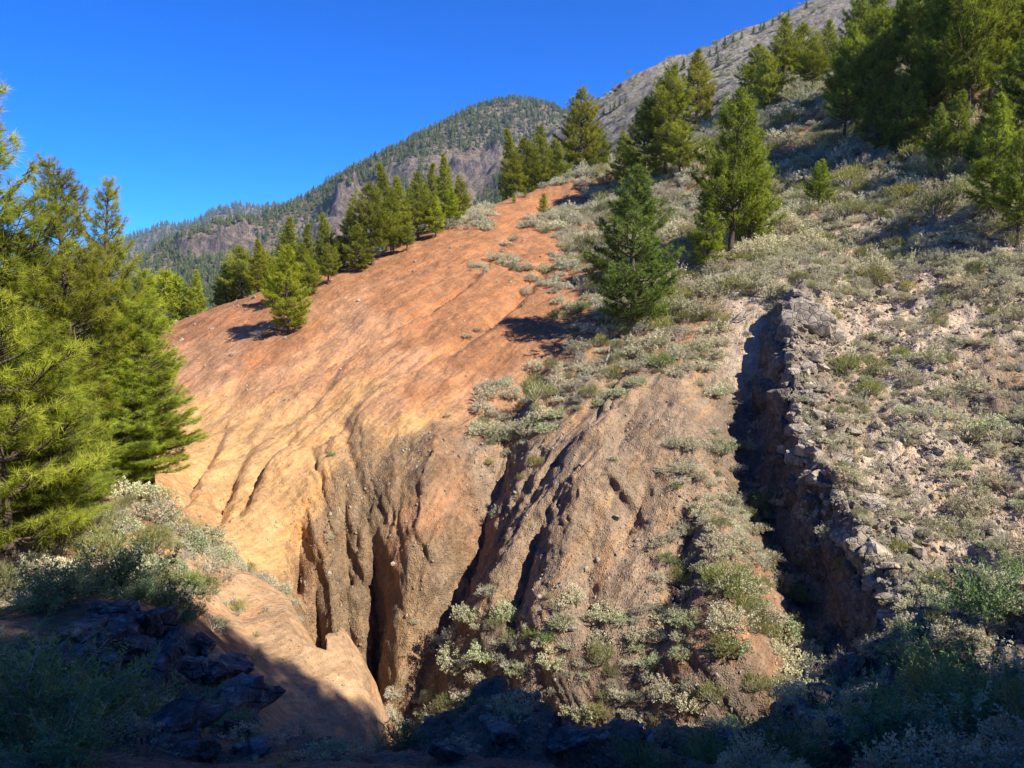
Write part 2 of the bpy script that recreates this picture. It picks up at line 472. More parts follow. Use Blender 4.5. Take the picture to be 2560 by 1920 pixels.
def ground_material():
    m, nt, out = new_mat('bare_soil'); b = NB(nt)
    pos = b.node('ShaderNodeNewGeometry').outputs['Position']
    soil = b.attr('soil'); grit = b.attr('grit', 'Fac')
    n1 = b.noise(pos, 0.7, 3, 0.6); n2 = b.noise(pos, 5.0, 4, 0.68); n3 = b.noise(pos, 30.0, 2, 0.7)
    v = b.math('ADD', b.ramp(n1, 0.25, 0.75, 0.80, 1.18), b.ramp(n2, 0.25, 0.75, -0.20, 0.20))
    v = b.math('ADD', v, b.ramp(n3, 0.25, 0.75, -0.16, 0.16))
    col = val_color(b, soil, v)
    turned = b.mapping(pos, (1, 1, 1), (0, 0, R(28)))
    sm = b.mapping(turned, (2.2, 0.16, 0.6))
    streak = b.noise(sm, 1.0, 4, 0.6)
    warm = b.mix(b.ramp(streak, 0.45, 0.75), col, b.mix(1.0, col, (1.35, 1.12, 0.86), 'MULTIPLY'))
    col = b.mix(b.ramp(streak, 0.45, 0.25), warm, b.mix(1.0, warm, (0.78, 0.70, 0.66), 'MULTIPLY'))
    fine = b.noise(b.mapping(turned, (8.0, 1.1, 2.0)), 1.0, 3, 0.65)
    col = val_color(b, col, b.ramp(fine, 0.3, 0.7, 0.84, 1.14))
    # small dark crumbs and pale stones set in the soil
    d1 = b.voro(pos, 7.0); c1 = b.voro(pos, 7.0, 'Color')
    pick = b.math('GREATER_THAN', c1, 0.74)
    crumb = b.math('MULTIPLY', b.ramp(d1, 0.24, 0.14), pick)
    col = b.mix(b.math('MULTIPLY', crumb, 0.45), col, (0.10, 0.055, 0.03))
    d2 = b.voro(pos, 15.0); c2 = b.voro(pos, 15.0, 'Color')
    stone = b.math('MULTIPLY', b.ramp(d2, 0.34, 0.22), b.math('GREATER_THAN', c2, 0.60))
    stone = b.math('MULTIPLY', stone, grit)
    col = b.mix(b.math('MULTIPLY', stone, 0.6), col, b.mix(n3, (0.16, 0.13, 0.10), (0.36, 0.32, 0.26)))
    dk = b.math('MULTIPLY', b.ramp(b.noise(pos, 1.6, 4, 0.7), 0.52, 0.68), grit)
    col = b.mix(b.math('MULTIPLY', dk, 0.5), col, (0.075, 0.06, 0.042))
    h = b.math('ADD', b.math('MULTIPLY', n2, 0.6), b.math('MULTIPLY', n3, 0.25))
    h = b.math('ADD', h, b.math('MULTIPLY', b.ramp(d2, 0.5, 0.0), b.math('MULTIPLY', grit, 0.35)))
    h = b.math('ADD', b.math('ADD', h, b.math('MULTIPLY', crumb, 0.25)), b.math('MULTIPLY', fine, 0.35))
    nrm = b.bump(h, 1.0, 0.13)
    p = b.node('ShaderNodeBsdfPrincipled')
    nt.links.new(col, p.inputs['Base Color']); nt.links.new(nrm, p.inputs['Normal'])
    p.inputs['Roughness'].default_value = 0.95; p.inputs['Specular IOR Level'].default_value = 0.15
    nt.links.new(p.outputs[0], out.inputs[0])
    return m

def rock_material(name, c0, c1, lichen=(0.32, 0.31, 0.24), amt=0.4, scale=1.0):
    m, nt, out = new_mat(name); b = NB(nt)
    pos = b.node('ShaderNodeNewGeometry').outputs['Position']
    rnd = b.node('ShaderNodeObjectInfo').outputs['Random']
    n1 = b.noise(pos, 2.2 * scale, 5, 0.7); n2 = b.noise(pos, 16.0 * scale, 4, 0.75)
    col = b.mix(b.ramp(n1, 0.3, 0.7), c0, c1)
    col = val_color(b, col, b.math('ADD', b.math('MULTIPLY', rnd, 0.5), 0.75))
    li = b.math('MULTIPLY', b.ramp(b.noise(pos, 5.0 * scale, 5, 0.6), 0.52, 0.66), amt)
    col = b.mix(li, col, lichen)
    vd = b.voro(pos, 3.0 * scale, 'Distance', 'DISTANCE_TO_EDGE')
    h = b.math('ADD', b.math('MULTIPLY', n1, 0.6), b.math('MULTIPLY', n2, 0.3))
    h = b.math('ADD', h, b.ramp(vd, 0.0, 0.08, 0.0, 0.25))
    nrm = b.bump(h, 1.0, 0.20 / scale)
    p = b.node('ShaderNodeBsdfPrincipled')
    nt.links.new(col, p.inputs['Base Color']); nt.links.new(nrm, p.inputs['Normal'])
    p.inputs['Roughness'].default_value = 1.0; p.inputs['Specular IOR Level'].default_value = 0.05
    nt.links.new(p.outputs[0], out.inputs[0])
    return m

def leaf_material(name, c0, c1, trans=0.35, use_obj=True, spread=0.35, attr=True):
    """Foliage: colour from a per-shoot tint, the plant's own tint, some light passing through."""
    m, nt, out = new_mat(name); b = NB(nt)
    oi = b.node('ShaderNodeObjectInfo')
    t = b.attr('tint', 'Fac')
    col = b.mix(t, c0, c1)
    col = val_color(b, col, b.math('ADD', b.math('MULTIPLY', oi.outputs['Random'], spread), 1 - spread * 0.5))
    if use_obj: col = b.mix(1.0, col, oi.outputs['Color'], 'MULTIPLY')
    d = b.node('ShaderNodeBsdfDiffuse'); nt.links.new(col, d.inputs[0])
    tr = b.node('ShaderNodeBsdfTranslucent'); nt.links.new(b.mix(1.0, col, (1.15, 1.2, 0.6), 'MULTIPLY'), tr.inputs[0])
    mx = b.node('ShaderNodeMixShader'); mx.inputs[0].default_value = trans
    nt.links.new(d.outputs[0], mx.inputs[1]); nt.links.new(tr.outputs[0], mx.inputs[2])
    nt.links.new(mx.outputs[0], out.inputs[0])
    return m

def bark_material(name, c0, c1):
    m, nt, out = new_mat(name); b = NB(nt)
    co = b.node('ShaderNodeTexCoord').outputs['Object']
    n = b.noise(b.mapping(co, (6, 6, 1.6)), 2.0, 5, 0.7)
    col = b.mix(b.ramp(n, 0.35, 0.65), c0, c1)
    p = b.node('ShaderNodeBsdfPrincipled'); nt.links.new(col, p.inputs['Base Color'])
    nt.links.new(b.bump(n, 0.9, 0.04), p.inputs['Normal'])
    p.inputs['Roughness'].default_value = 0.95; p.inputs['Specular IOR Level'].default_value = 0.15
    nt.links.new(p.outputs[0], out.inputs[0])
    return m

M_SOIL = ground_material()
M_RIDGE = rock_material('weathered_ridge_rock', (0.20, 0.165, 0.125), (0.43, 0.36, 0.275), (0.54, 0.51, 0.40), 0.45)
M_RIDGE_SHADED = rock_material('shade_darkened_ridge_rock', (0.10, 0.082, 0.066), (0.21, 0.17, 0.135), (0.36, 0.35, 0.28), 0.35)  # ridge rock again, darkened so the colour carries the face's shade
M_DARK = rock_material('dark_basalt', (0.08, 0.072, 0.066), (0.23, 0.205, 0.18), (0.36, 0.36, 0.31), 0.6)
M_PEB = rock_material('pebble_stone', (0.20, 0.16, 0.12), (0.42, 0.37, 0.29), (0.5, 0.48, 0.4), 0.3, 3.0)
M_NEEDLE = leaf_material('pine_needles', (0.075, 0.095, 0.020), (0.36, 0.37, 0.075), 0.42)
M_BARK = bark_material('pine_bark', (0.055, 0.038, 0.028), (0.17, 0.125, 0.095))
M_DEAD = bark_material('bleached_wood', (0.22, 0.19, 0.16), (0.40, 0.37, 0.32))
M_TWIG = bark_material('grey_twig', (0.24, 0.21, 0.17), (0.46, 0.42, 0.36))
M_GREY = leaf_material('grey_shrub_leaf', (0.36, 0.34, 0.24), (0.61, 0.575, 0.43), 0.22, True, 0.5)
M_GREEN = leaf_material('broom_leaf', (0.17, 0.18, 0.085), (0.38, 0.38, 0.20), 0.25, True, 0.5)
M_STRAW = leaf_material('dry_grass', (0.30, 0.25, 0.15), (0.62, 0.55, 0.38), 0.25, True, 0.4)
M_FEATHER = leaf_material('feathery_leaf', (0.09, 0.14, 0.065), (0.28, 0.35, 0.16), 0.3, True, 0.4)
M_FAR = leaf_material('far_pine_needles', (0.055, 0.072, 0.025), (0.15, 0.165, 0.055), 0.1, True, 0.6)

# ------------------------------------------------------------------ ground sheet with its soils
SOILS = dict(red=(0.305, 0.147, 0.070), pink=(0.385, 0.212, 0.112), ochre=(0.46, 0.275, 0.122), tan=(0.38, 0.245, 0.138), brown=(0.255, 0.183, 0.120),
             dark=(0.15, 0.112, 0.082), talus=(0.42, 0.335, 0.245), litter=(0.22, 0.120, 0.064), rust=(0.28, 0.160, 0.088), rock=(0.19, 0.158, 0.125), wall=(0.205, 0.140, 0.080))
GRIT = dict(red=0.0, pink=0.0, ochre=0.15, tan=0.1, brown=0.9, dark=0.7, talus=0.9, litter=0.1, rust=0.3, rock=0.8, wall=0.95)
ZONES = [
 ('red', 1400,500),('red',1300,560),('red',1180,600),('red',1080,660),('red',1250,700),('red',980,760),('red',640,760),('red',520,810),('red',1350,640),('red',1150,780),
 ('red',1300,820),('red',1200,900),('red',1050,830),('red',1480,450),('red',720,860),('red',1050,980),
 ('pink',880,800),('pink',800,880),('pink',700,950),('pink',1000,900),('pink',560,920),('pink',450,900),('pink',950,1010),('pink',1130,1000),
 ('ochre',500,1050),('ochre',620,1080),('ochre',560,1180),('ochre',700,1130),('ochre',800,1100),('ochre',860,1000),('ochre',700,1260),('ochre',600,1300),('ochre',480,1180),
 ('ochre',400,1100),('ochre',1000,1080),('ochre',780,1220),('ochre',640,1380),
 ('wall',900,1300),('wall',850,1250),('wall',1000,1250),('rust',1060,1350),('rust',1080,1200),('wall',960,1180),('wall',950,1600),('wall',880,1500),('wall',830,1450),('wall',1030,1480),('rust',1100,1300),('wall',1180,1520),('wall',1010,1150),('wall',860,1370),('wall',1240,1350),('rust',780,1380),('wall',830,1330),
 ('brown',1400,1000),('brown',1550,1000),('brown',1650,1100),('brown',1450,1200),('brown',1300,1300),('brown',1550,1300),('brown',1400,1450),('brown',1550,1500),('brown',1250,1180),
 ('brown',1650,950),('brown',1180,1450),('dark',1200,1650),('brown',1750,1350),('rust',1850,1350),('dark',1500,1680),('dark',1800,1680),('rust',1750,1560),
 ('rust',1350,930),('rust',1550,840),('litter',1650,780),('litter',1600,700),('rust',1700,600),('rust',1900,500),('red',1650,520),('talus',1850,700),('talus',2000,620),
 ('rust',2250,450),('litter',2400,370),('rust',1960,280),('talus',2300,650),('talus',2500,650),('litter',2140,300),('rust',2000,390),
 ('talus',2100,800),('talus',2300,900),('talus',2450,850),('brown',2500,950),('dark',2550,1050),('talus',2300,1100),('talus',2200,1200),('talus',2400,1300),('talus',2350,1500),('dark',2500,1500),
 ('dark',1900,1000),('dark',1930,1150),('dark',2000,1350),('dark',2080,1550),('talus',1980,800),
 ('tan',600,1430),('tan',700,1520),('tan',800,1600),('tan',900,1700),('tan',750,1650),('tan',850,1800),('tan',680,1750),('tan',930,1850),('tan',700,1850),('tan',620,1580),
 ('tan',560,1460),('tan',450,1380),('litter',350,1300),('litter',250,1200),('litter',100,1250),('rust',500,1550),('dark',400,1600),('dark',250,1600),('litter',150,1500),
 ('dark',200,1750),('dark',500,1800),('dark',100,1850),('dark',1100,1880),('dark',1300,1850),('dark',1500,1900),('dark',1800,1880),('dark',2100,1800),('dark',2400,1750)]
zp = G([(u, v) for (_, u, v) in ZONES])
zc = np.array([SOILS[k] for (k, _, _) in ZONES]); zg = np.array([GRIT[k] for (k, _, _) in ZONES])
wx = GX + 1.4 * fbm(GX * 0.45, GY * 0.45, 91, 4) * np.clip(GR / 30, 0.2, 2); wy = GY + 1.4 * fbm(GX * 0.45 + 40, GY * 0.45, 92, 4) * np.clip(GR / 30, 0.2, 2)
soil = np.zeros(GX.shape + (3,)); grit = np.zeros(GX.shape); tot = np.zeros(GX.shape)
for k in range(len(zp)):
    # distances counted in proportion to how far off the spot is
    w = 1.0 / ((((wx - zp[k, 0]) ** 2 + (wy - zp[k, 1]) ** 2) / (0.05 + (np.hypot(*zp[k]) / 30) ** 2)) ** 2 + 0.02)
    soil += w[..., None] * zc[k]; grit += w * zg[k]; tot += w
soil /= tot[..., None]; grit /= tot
# exposed steep faces of the conglomerate are bare and stony
stp = sstep(0.80, 0.55, NZ) * near * (1 - smooth_spur)
grit = np.clip(grit + 0.5 * stp * (fbm(GX * 0.6, GY * 0.6 + Z, 95, 3) > -0.1), 0, 1)
mott = fbm(GX * 0.8, GY * 0.8, 97, 4)[..., None]
soil = soil * (1 + 0.16 * mott * np.array([1.0, 0.9, 0.7]))
rw = (ridge_w * 0.9)[..., None]; soil = soil * (1 - rw) + np.array(SOILS['rock']) * rw * (1 + 0.5 * fbm(GX * 1.5, GY * 1.5, 98, 3))[..., None]; grit = np.maximum(grit, 0.8 * ridge_w)
nt_, nr_ = GX.shape
idx = np.arange(nt_ * nr_).reshape(nt_, nr_)
F = np.stack([idx[1:, :-1], idx[1:, 1:], idx[:-1, 1:], idx[:-1, :-1]], -1).reshape(-1, 4)
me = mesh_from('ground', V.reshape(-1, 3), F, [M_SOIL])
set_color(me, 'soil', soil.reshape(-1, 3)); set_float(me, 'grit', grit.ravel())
g = link('ground', me); tag(g, 'bare red, ochre and brown hillside cut by steep gullies', None, None, 'structure')

# ------------------------------------------------------------------ far mountains
def sheet(name, pts, th0, th1, nth, r0, r1, nr, relief, material, lam=0.01, geo=True):
    f = TPS(pts, lam)
    th = np.linspace(R(th0), R(th1), nth); rr = np.geomspace(r0, r1, nr) if geo else np.linspace(r0, r1, nr)
    T, Q = np.meshgrid(th, rr, indexing='ij'); X, Y = Q * np.sin(T), Q * np.cos(T)
    z = relief(X, Y, f(X / 100, Y / 100) * 100)
    i = np.arange(nth * nr).reshape(nth, nr)
    Fc = np.stack([i[1:, :-1], i[1:, 1:], i[:-1, 1:], i[:-1, :-1]], -1).reshape(-1, 4)
    me = mesh_from(name, np.stack([X, Y, z], -1).reshape(-1, 3), Fc, [material])
    o = link(name, me); tag(o, kind='structure')
    return o, (th, rr, X, Y, z)

def far_pts(seen, drop=40, back=150, hidden=()):
    P = [at(u, v, Y) for (u, v, Y) in seen]
    P += [np.array(h, float) for h in hidden]
    return np.array(P) / 100.0

def mountain_material(name, rock0, rock1, soil0, soil1, k=1.0):
    m, nt, out = new_mat(name); b = NB(nt)
    geo = b.node('ShaderNodeNewGeometry'); pos = geo.outputs['Position']
    nz = b.node('ShaderNodeSeparateXYZ'); nt.links.new(geo.outputs['Normal'], nz.inputs[0])
    n1 = b.noise(pos, 0.02 * k, 6, 0.65); n2 = b.noise(pos, 0.16 * k, 5, 0.8)
    n3 = b.noise(b.mapping(pos, (0.16 * k, 0.16 * k, 0.03 * k)), 1.0, 5, 0.65)
    soil = b.mix(b.ramp(n1, 0.35, 0.65), soil0, soil1); soil = val_color(b, soil, b.ramp(n2, 0.3, 0.7, 0.6, 1.35))
    rock = b.mix(b.ramp(n3, 0.35, 0.65), rock0, rock1); rock = val_color(b, rock, b.ramp(n2, 0.3, 0.7, 0.55, 1.35))
    col = b.mix(b.ramp(nz.outputs[2], 0.80, 0.62), soil, rock)
    h = b.math('ADD', n3, b.math('MULTIPLY', n2, 0.5))
    p = b.node('ShaderNodeBsdfPrincipled'); nt.links.new(col, p.inputs['Base Color'])
    nt.links.new(b.bump(h, 1.0, 7.0 / k), p.inputs['Normal'])
    p.inputs['Roughness'].default_value = 0.95; p.inputs['Specular IOR Level'].default_value = 0.1
    nt.links.new(p.outputs[0], out.inputs[0])
    return m
M_MOUNT = mountain_material('mountain_ground', (0.10, 0.075, 0.060), (0.19, 0.145, 0.115), (0.15, 0.115, 0.080), (0.22, 0.165, 0.115))
M_SLOPE = mountain_material('pale_scree', (0.18, 0.13, 0.10), (0.27, 0.20, 0.15), (0.23, 0.195, 0.145), (0.31, 0.27, 0.205), 4.0)

SKY_M = [(150,715,960),(300,678,960),(400,652,960),(470,622,950),(495,585,940),(560,574,950),(620,560,960),(700,528,970),(800,472,980),(900,422,1000),
         (1000,368,1030),(1100,312,1060),(1200,272,1090),(1300,258,1120),(1380,278,1130),(1450,312,1140),(1600,400,1160)]
FACE_M = [(150,740,760),(300,700,850),(300,760,720),(480,650,870),(480,705,780),(480,770,680),(600,640,870),(600,725,730),(750,600,870),(750,700,710),(860,560,860),(860,650,740),
          (1000,480,880),(1000,600,710),(1150,400,920),(1150,550,730),(1300,380,940),(1300,500,760),(1450,420,860),(1450,520,710),(1600,520,760)]
back_m = [tuple(at(u, v, Y) + np.array([0, 260, -70 - 0.12 * max(0, at(u, v, Y)[2])])) for (u, v, Y) in SKY_M[::2]]
low_m = [(-380, 420, -90), (-150, 420, -80), (0, 420, -60), (150, 430, -40), (-600, 700, -90)]
def relief_m(X, Y, z):
    # gullied flanks, a bench of cliffs and a rock tower
    ridge = billow(X / 95 + 0.4 * fbm(X / 160, Y / 160, 3, 3), Y / 330, 33, 4)
    z = z + (ridge - 0.4) * 22 * sstep(1050, 900, Y) + fbm(X / 40, Y / 40, 37, 4) * 7
    u, v = to_pix(np.stack([X, Y, z], -1))
    def bluff(cu, cv, Yc, wx_, wy_, hgt, seed):
        nonlocal z
        c = at(cu, cv, Yc)
        d = np.hypot((X - c[0]) / wx_, (Y - c[1]) / wy_) + 0.30 * fbm(X / 14, Y / 14, seed, 4)
        z = z + hgt * sstep(1.05, 0.78, d) * (1 + 0.25 * fbm(X / 9, Y / 9, seed + 3, 3))
    bluff(530, 585, 905, 42, 26, 10, 5); bluff(600, 592, 890, 30, 22, 9, 6); bluff(866, 545, 890, 15, 18, 22, 7); bluff(880, 560, 870, 24, 18, 11, 8)
    bluff(740, 620, 830, 18, 16, 14, 9); bluff(820, 625, 830, 22, 14, 16, 10); bluff(990, 470, 915, 30, 16, 8, 11); bluff(1190, 420, 900, 30, 24, 12, 12)
    return z
mount, MG = sheet('mountain', far_pts(SKY_M + FACE_M, hidden=back_m + low_m), -36, 14, 420, 400, 1500, 300, relief_m, M_MOUNT)
tag(mount, 'forested mountain with bare purplish cliffs rising beyond the red slope', None)

SKY_F = [(60,690,2600),(200,648,2600),(300,622,2600),(360,592,2600),(430,570,2550),(500,562,2500),(545,543,2450),(580,535,2400),(640,533,2400),(760,545,2400)]
FACE_F = [(60,740,2300),(200,690,2300),(300,690,2250),(430,640,2250),(560,610,2200),(700,610,2200)]
back_f = [tuple(at(u, v, Y) + np.array([0, 500, -150])) for (u, v, Y) in SKY_F[::2]]
def relief_f(X, Y, z):
    return z + (billow(X / 220, Y / 500, 51, 4) - 0.4) * 28 + fbm(X / 70, Y / 70, 57, 4) * 8
farm, FG = sheet('far_ridge', far_pts(SKY_F + FACE_F, hidden=back_f + [(-1400, 1500, -120), (-600, 1500, -120), (0, 1500, -100)]), -36, -8, 200, 1400, 3300, 120, relief_f, M_MOUNT)
tag(farm, 'distant bluish wooded ridge low on the horizon', None)

SKY_G = [(1330,330,330),(1400,300,330),(1480,262,325),(1560,222,320),(1600,208,320),(1700,162,318),(1800,112,315),(1900,68,312),(2000,24,310),(2060,-2,308),(2200,-70,300),(2500,-200,290)]
FACE_G = [(1400,360,270),(1500,330,245),(1600,290,240),(1620,350,190),(1800,220,235),(1800,300,180),(2000,140,230),(2000,220,170),(2300,0,200),(2500,-60,180),(2300,90,150)]
back_g = [tuple(at(u, v, Y) + np.array([-10, 90, -25])) for (u, v, Y) in SKY_G[::2]]
def relief_g(X, Y, z):
    z = z + fbm(X / 16, Y / 16, 66, 4) * 1.5 + fbm(X / 4, Y / 4, 67, 3) * 0.6
    c = at(1590, 222, 318)
    dd = np.abs(X - c[0] - 4) / 14
    z = z + 3.0 * sstep(1.1, 0.8, np.hypot((X - c[0] - 6) / 16, (Y - c[1]) / 10) + 0.3 * fbm(X / 4, Y / 4, 69, 3))
    led = np.abs(np.sin((z + 3 * fbm(X / 20, Y / 20, 70, 3)) * 0.55))
    return z + led * 0.35
slope_o, SG = sheet('hill', far_pts(SKY_G + FACE_G, hidden=back_g + [(0, 200, 0), (20, 170, 8), (60, 150, 22), (110, 130, 40), (150, 110, 50), (-10, 260, 0)]), 0, 46, 420, 140, 440, 220, relief_g, M_SLOPE)
tag(slope_o, 'steep pale grey scree hillside rising behind the pines', None)

# ------------------------------------------------------------------ plant and rock builders (meshes, shared by the plants of a kind)
def unit(v):
    return v / np.maximum(np.linalg.norm(v, axis=-1, keepdims=True), 1e-9)

GEO = {}
def halves(me):
    """A two-material plant mesh as (foliage mesh, stem mesh), made once and shared."""
    rec = GEO[me.name]
    if len(rec) == 3: return rec[2]
    ge, mats = rec; out = []
    v = np.concatenate(ge.v); f = np.concatenate(ge.f); m = np.concatenate(ge.m); t = np.clip(np.concatenate(ge.t), 0, 1)
    for k in (0, 1):
        fk = f[m == k]; use, inv = np.unique(fk, return_inverse=True)
        h = mesh_from('foliage' if k == 0 else 'stems', v[use], inv.reshape(-1, 3), [mats[k]], False)
        set_float(h, 'tint', t[use]); out.append(h)
    GEO[me.name] = (ge, mats, out)
    return out

class Geo:
    """Collects triangles with a material slot and a tint."""
    def __init__(self): self.v = []; self.f = []; self.m = []; self.t = []; self.n = 0
    def add(self, v, f, mat=0, tint=0.5):
        v = np.asarray(v, float).reshape(-1, 3); f = np.asarray(f, int).reshape(-1, 3)
        self.v.append(v); self.f.append(f + self.n); self.m.append(np.full(len(f), mat))
        self.t.append(np.broadcast_to(np.asarray(tint, float), (len(v),))); self.n += len(v)
    def tube(self, pts, rad, sides=5, mat=0, tint=0.5):
        pts = np.asarray(pts, float); rad = np.broadcast_to(np.asarray(rad, float), (len(pts),))
        d = unit(np.gradient(pts, axis=0)); ref = np.where(np.abs(d[:, 2:3]) > 0.9, [[1.0, 0, 0]], [[0, 0, 1.0]])
        a = unit(np.cross(d, ref)); b = np.cross(d, a)
        th = np.arange(sides) * 2 * math.pi / sides
        ring = pts[:, None] + rad[:, None, None] * (np.cos(th)[None, :, None] * a[:, None] + np.sin(th)[None, :, None] * b[:, None])
        n = len(pts); i = np.arange(n * sides).reshape(n, sides); j = np.roll(i, -1, 1)
        q = np.stack([i[:-1], j[:-1], j[1:], i[1:]], -1).reshape(-1, 4)
        self.add(ring.reshape(-1, 3), np.concatenate([q[:, [0, 1, 2]], q[:, [0, 2, 3]]]), mat, tint)
    def blades(self, base, dirs, length, width, mat=0, tint=0.5, bend=None):
        """Thin tapering triangles, one per row."""
        base = np.asarray(base, float); dirs = unit(np.asarray(dirs, float)); n = len(base)
        side = unit(np.cross(dirs, RNG.normal(size=(n, 3))))
        L = np.broadcast_to(length, (n,))[:, None]; W = np.broadcast_to(width, (n,))[:, None]
        tip = base + dirs * L
        if bend is not None: tip = tip + bend
        v = np.stack([base - side * W * 0.5, base + side * W * 0.5, tip], 1).reshape(-1, 3)
        self.add(v, np.arange(3 * n).reshape(-1, 3), mat, np.repeat(np.broadcast_to(tint, (n,)), 3))
    def leaves(self, base, dirs, length, width, mat=0, tint=0.5):
        """Small pointed leaves (two triangles, folded on the midrib)."""
        base = np.asarray(base, float); dirs = unit(np.asarray(dirs, float)); n = len(base)
        side = unit(np.cross(dirs, RNG.normal(size=(n, 3)))); up = np.cross(side, dirs)
        L = np.broadcast_to(length, (n,))[:, None]; W = np.broadcast_to(width, (n,))[:, None]
        mid = base + dirs * L * 0.45
        v = np.stack([base, mid - side * W * 0.5 + up * W * 0.12, base + dirs * L, mid + side * W * 0.5 + up * W * 0.12], 1).reshape(-1, 3)
        k = np.arange(n)[:, None] * 4
        self.add(v, np.concatenate([k + [0, 1, 2], k + [0, 2, 3]]), mat, np.repeat(np.broadcast_to(tint, (n,)), 4))
    def mesh(self, name, mats, smooth=False):
        me = mesh_from(name, np.concatenate(self.v), np.concatenate(self.f), mats, smooth, np.concatenate(self.m))
        set_float(me, 'tint', np.clip(np.concatenate(self.t), 0, 1))
        GEO[me.name] = (self, mats)
        return me

def pine_meshes(seed, H, rad, low, whorls, per, tuft, nlen, nwid, shape=0.85, ragged=0.25, bare=0.0, hero=False):
    """A Canary-pine-like conifer: trunk, whorled limbs, tufts of long needles. Returns (trunk mesh, limb mesh or None, crown mesh)."""
    rg = np.random.default_rng(seed)
    T = Geo(); Lm = Geo() if hero else T; Cr = Geo()
    nz = 12; zz = np.linspace(0, 1, nz)
    wob = np.cumsum(rg.normal(size=(nz, 2)) * 0.012 * H, axis=0); wob -= wob[0]; wob *= np.linspace(0, 1, nz)[:, None]
    r0 = 0.016 * H + 0.03
    tp = np.stack([wob[:, 0], wob[:, 1], zz * H], 1)
    tr = r0 * (1 - zz) ** 0.8 + 0.012; tr[0] *= 1.35
    tp[0, 2] = -0.5
    T.tube(tp, tr, 9 if hero else 7, 0, 0.5)
    trunk_at = lambda z: np.array([np.interp(z, zz * H, wob[:, 0]), np.interp(z, zz * H, wob[:, 1]), z])
    pos, dr, tn = [], [], []
    for w in range(whorls):
        zf = low + (0.985 - low) * (w + rg.uniform(-0.3, 0.3)) / (whorls - 1)
        zf = min(max(zf, low), 0.985)
        s = (zf - low) / (1 - low)
        prof = (1 - s) ** shape * (0.55 + 0.45 * min(1, s / 0.18))
        nb = max(3, int(round(per * (0.75 + 0.5 * rg.random()))))
        ph = rg.uniform(0, 6.28)
        for k in range(nb):
            if rg.random() < 0.08 + 0.10 * ragged: continue
            Lb = rad * prof * (1 - ragged + 2 * ragged * rg.random()) + 0.10
            az = ph + 6.283 * k / nb + rg.uniform(-0.35, 0.35)
            el = -0.10 + 0.75 * s + rg.uniform(-0.12, 0.12)
            hd = np.array([math.cos(az), math.sin(az), 0.0])
            up = 0.30 + 0.2 * rg.random()
            st = trunk_at(zf * H)
            P = lambda q: st + hd * Lb * q * math.cos(el) + np.array([0, 0, 1.0]) * Lb * (math.sin(el) * q + up * q * q)
            qs = np.array([0, 0.35, 0.7, 1.0]); bp = np.array([P(q) for q in qs])
            bp[1:3] += rg.normal(size=(2, 3)) * 0.04 * Lb
            br = (0.012 + 0.016 * Lb) * np.array([1, 0.75, 0.5, 0.2])
            Lm.tube(bp, br, 4, 0, 0.5)
            tint_b = rg.normal() * 0.16
            nt = max(2, int(Lb * (6.6 if hero else 5.2)))
            for q in np.linspace(0.34 - 0.1 * s, 1.0, nt):
                c = P(q)
                for sd in ((-1, 1) if q < 0.95 else (0,)):
                    tl = (0.16 + 0.42 * (1 - q)) * Lb * rg.uniform(0.5, 1.1) * (0 if sd == 0 else 1)
                    tl = min(tl, 1.0)
                    a2 = az + sd * rg.uniform(0.5, 1.1)
                    td = np.array([math.cos(a2), math.sin(a2), 0.30 + 0.35 * rg.random()])
                    e = c + td * tl
                    if hero and tl > 0.12: Lm.tube(np.array([c, (c + e) / 2 - [0, 0, 0.04 * tl], e]), [0.013, 0.010, 0.006], 3, 0, 0.5)
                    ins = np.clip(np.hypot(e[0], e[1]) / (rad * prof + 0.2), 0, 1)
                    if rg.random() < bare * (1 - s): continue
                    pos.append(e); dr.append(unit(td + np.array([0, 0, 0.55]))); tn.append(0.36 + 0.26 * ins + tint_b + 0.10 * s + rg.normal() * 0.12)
                    if tl > 0.45 and rg.random() < 0.8:
                        pos.append((c + e) / 2 + rg.normal(size=3) * 0.05); dr.append(unit(td + np.array([0, 0, 0.6]))); tn.append(0.30 + tint_b + rg.normal() * 0.1)
    # leader
    for q in range(6):
        pos.append(trunk_at(H * (0.955 + 0.009 * q))); dr.append(np.array([0, 0, 1.0])); tn.append(0.55)
    pos, dr, tn = np.array(pos), np.array(dr), np.array(tn)
    n = len(pos)
    D = np.repeat(dr, tuft, 0)
    spread = rg.normal(size=(n * tuft, 3))
    D = unit(D * rg.uniform(0.2, 1.3, size=(n * tuft, 1)) + unit(spread) * 0.95)
    B = np.repeat(pos, tuft, 0) - np.repeat(dr, tuft, 0) * rg.uniform(0, 0.5, size=(n * tuft, 1)) * nlen
    ln = nlen * rg.uniform(0.6, 1.15, size=n * tuft)
    Cr.blades(B, D, ln, nwid, 0, np.repeat(tn, tuft) + rg.normal(size=n * tuft) * 0.08, bend=np.stack([0 * ln, 0 * ln, -0.10 * ln], 1))
    tm = T.mesh('pine_trunk', [M_BARK], True); lm = Lm.mesh('pine_limbs', [M_BARK], True) if hero else None
    return tm, lm, Cr.mesh('pine_crown', [M_NEEDLE])

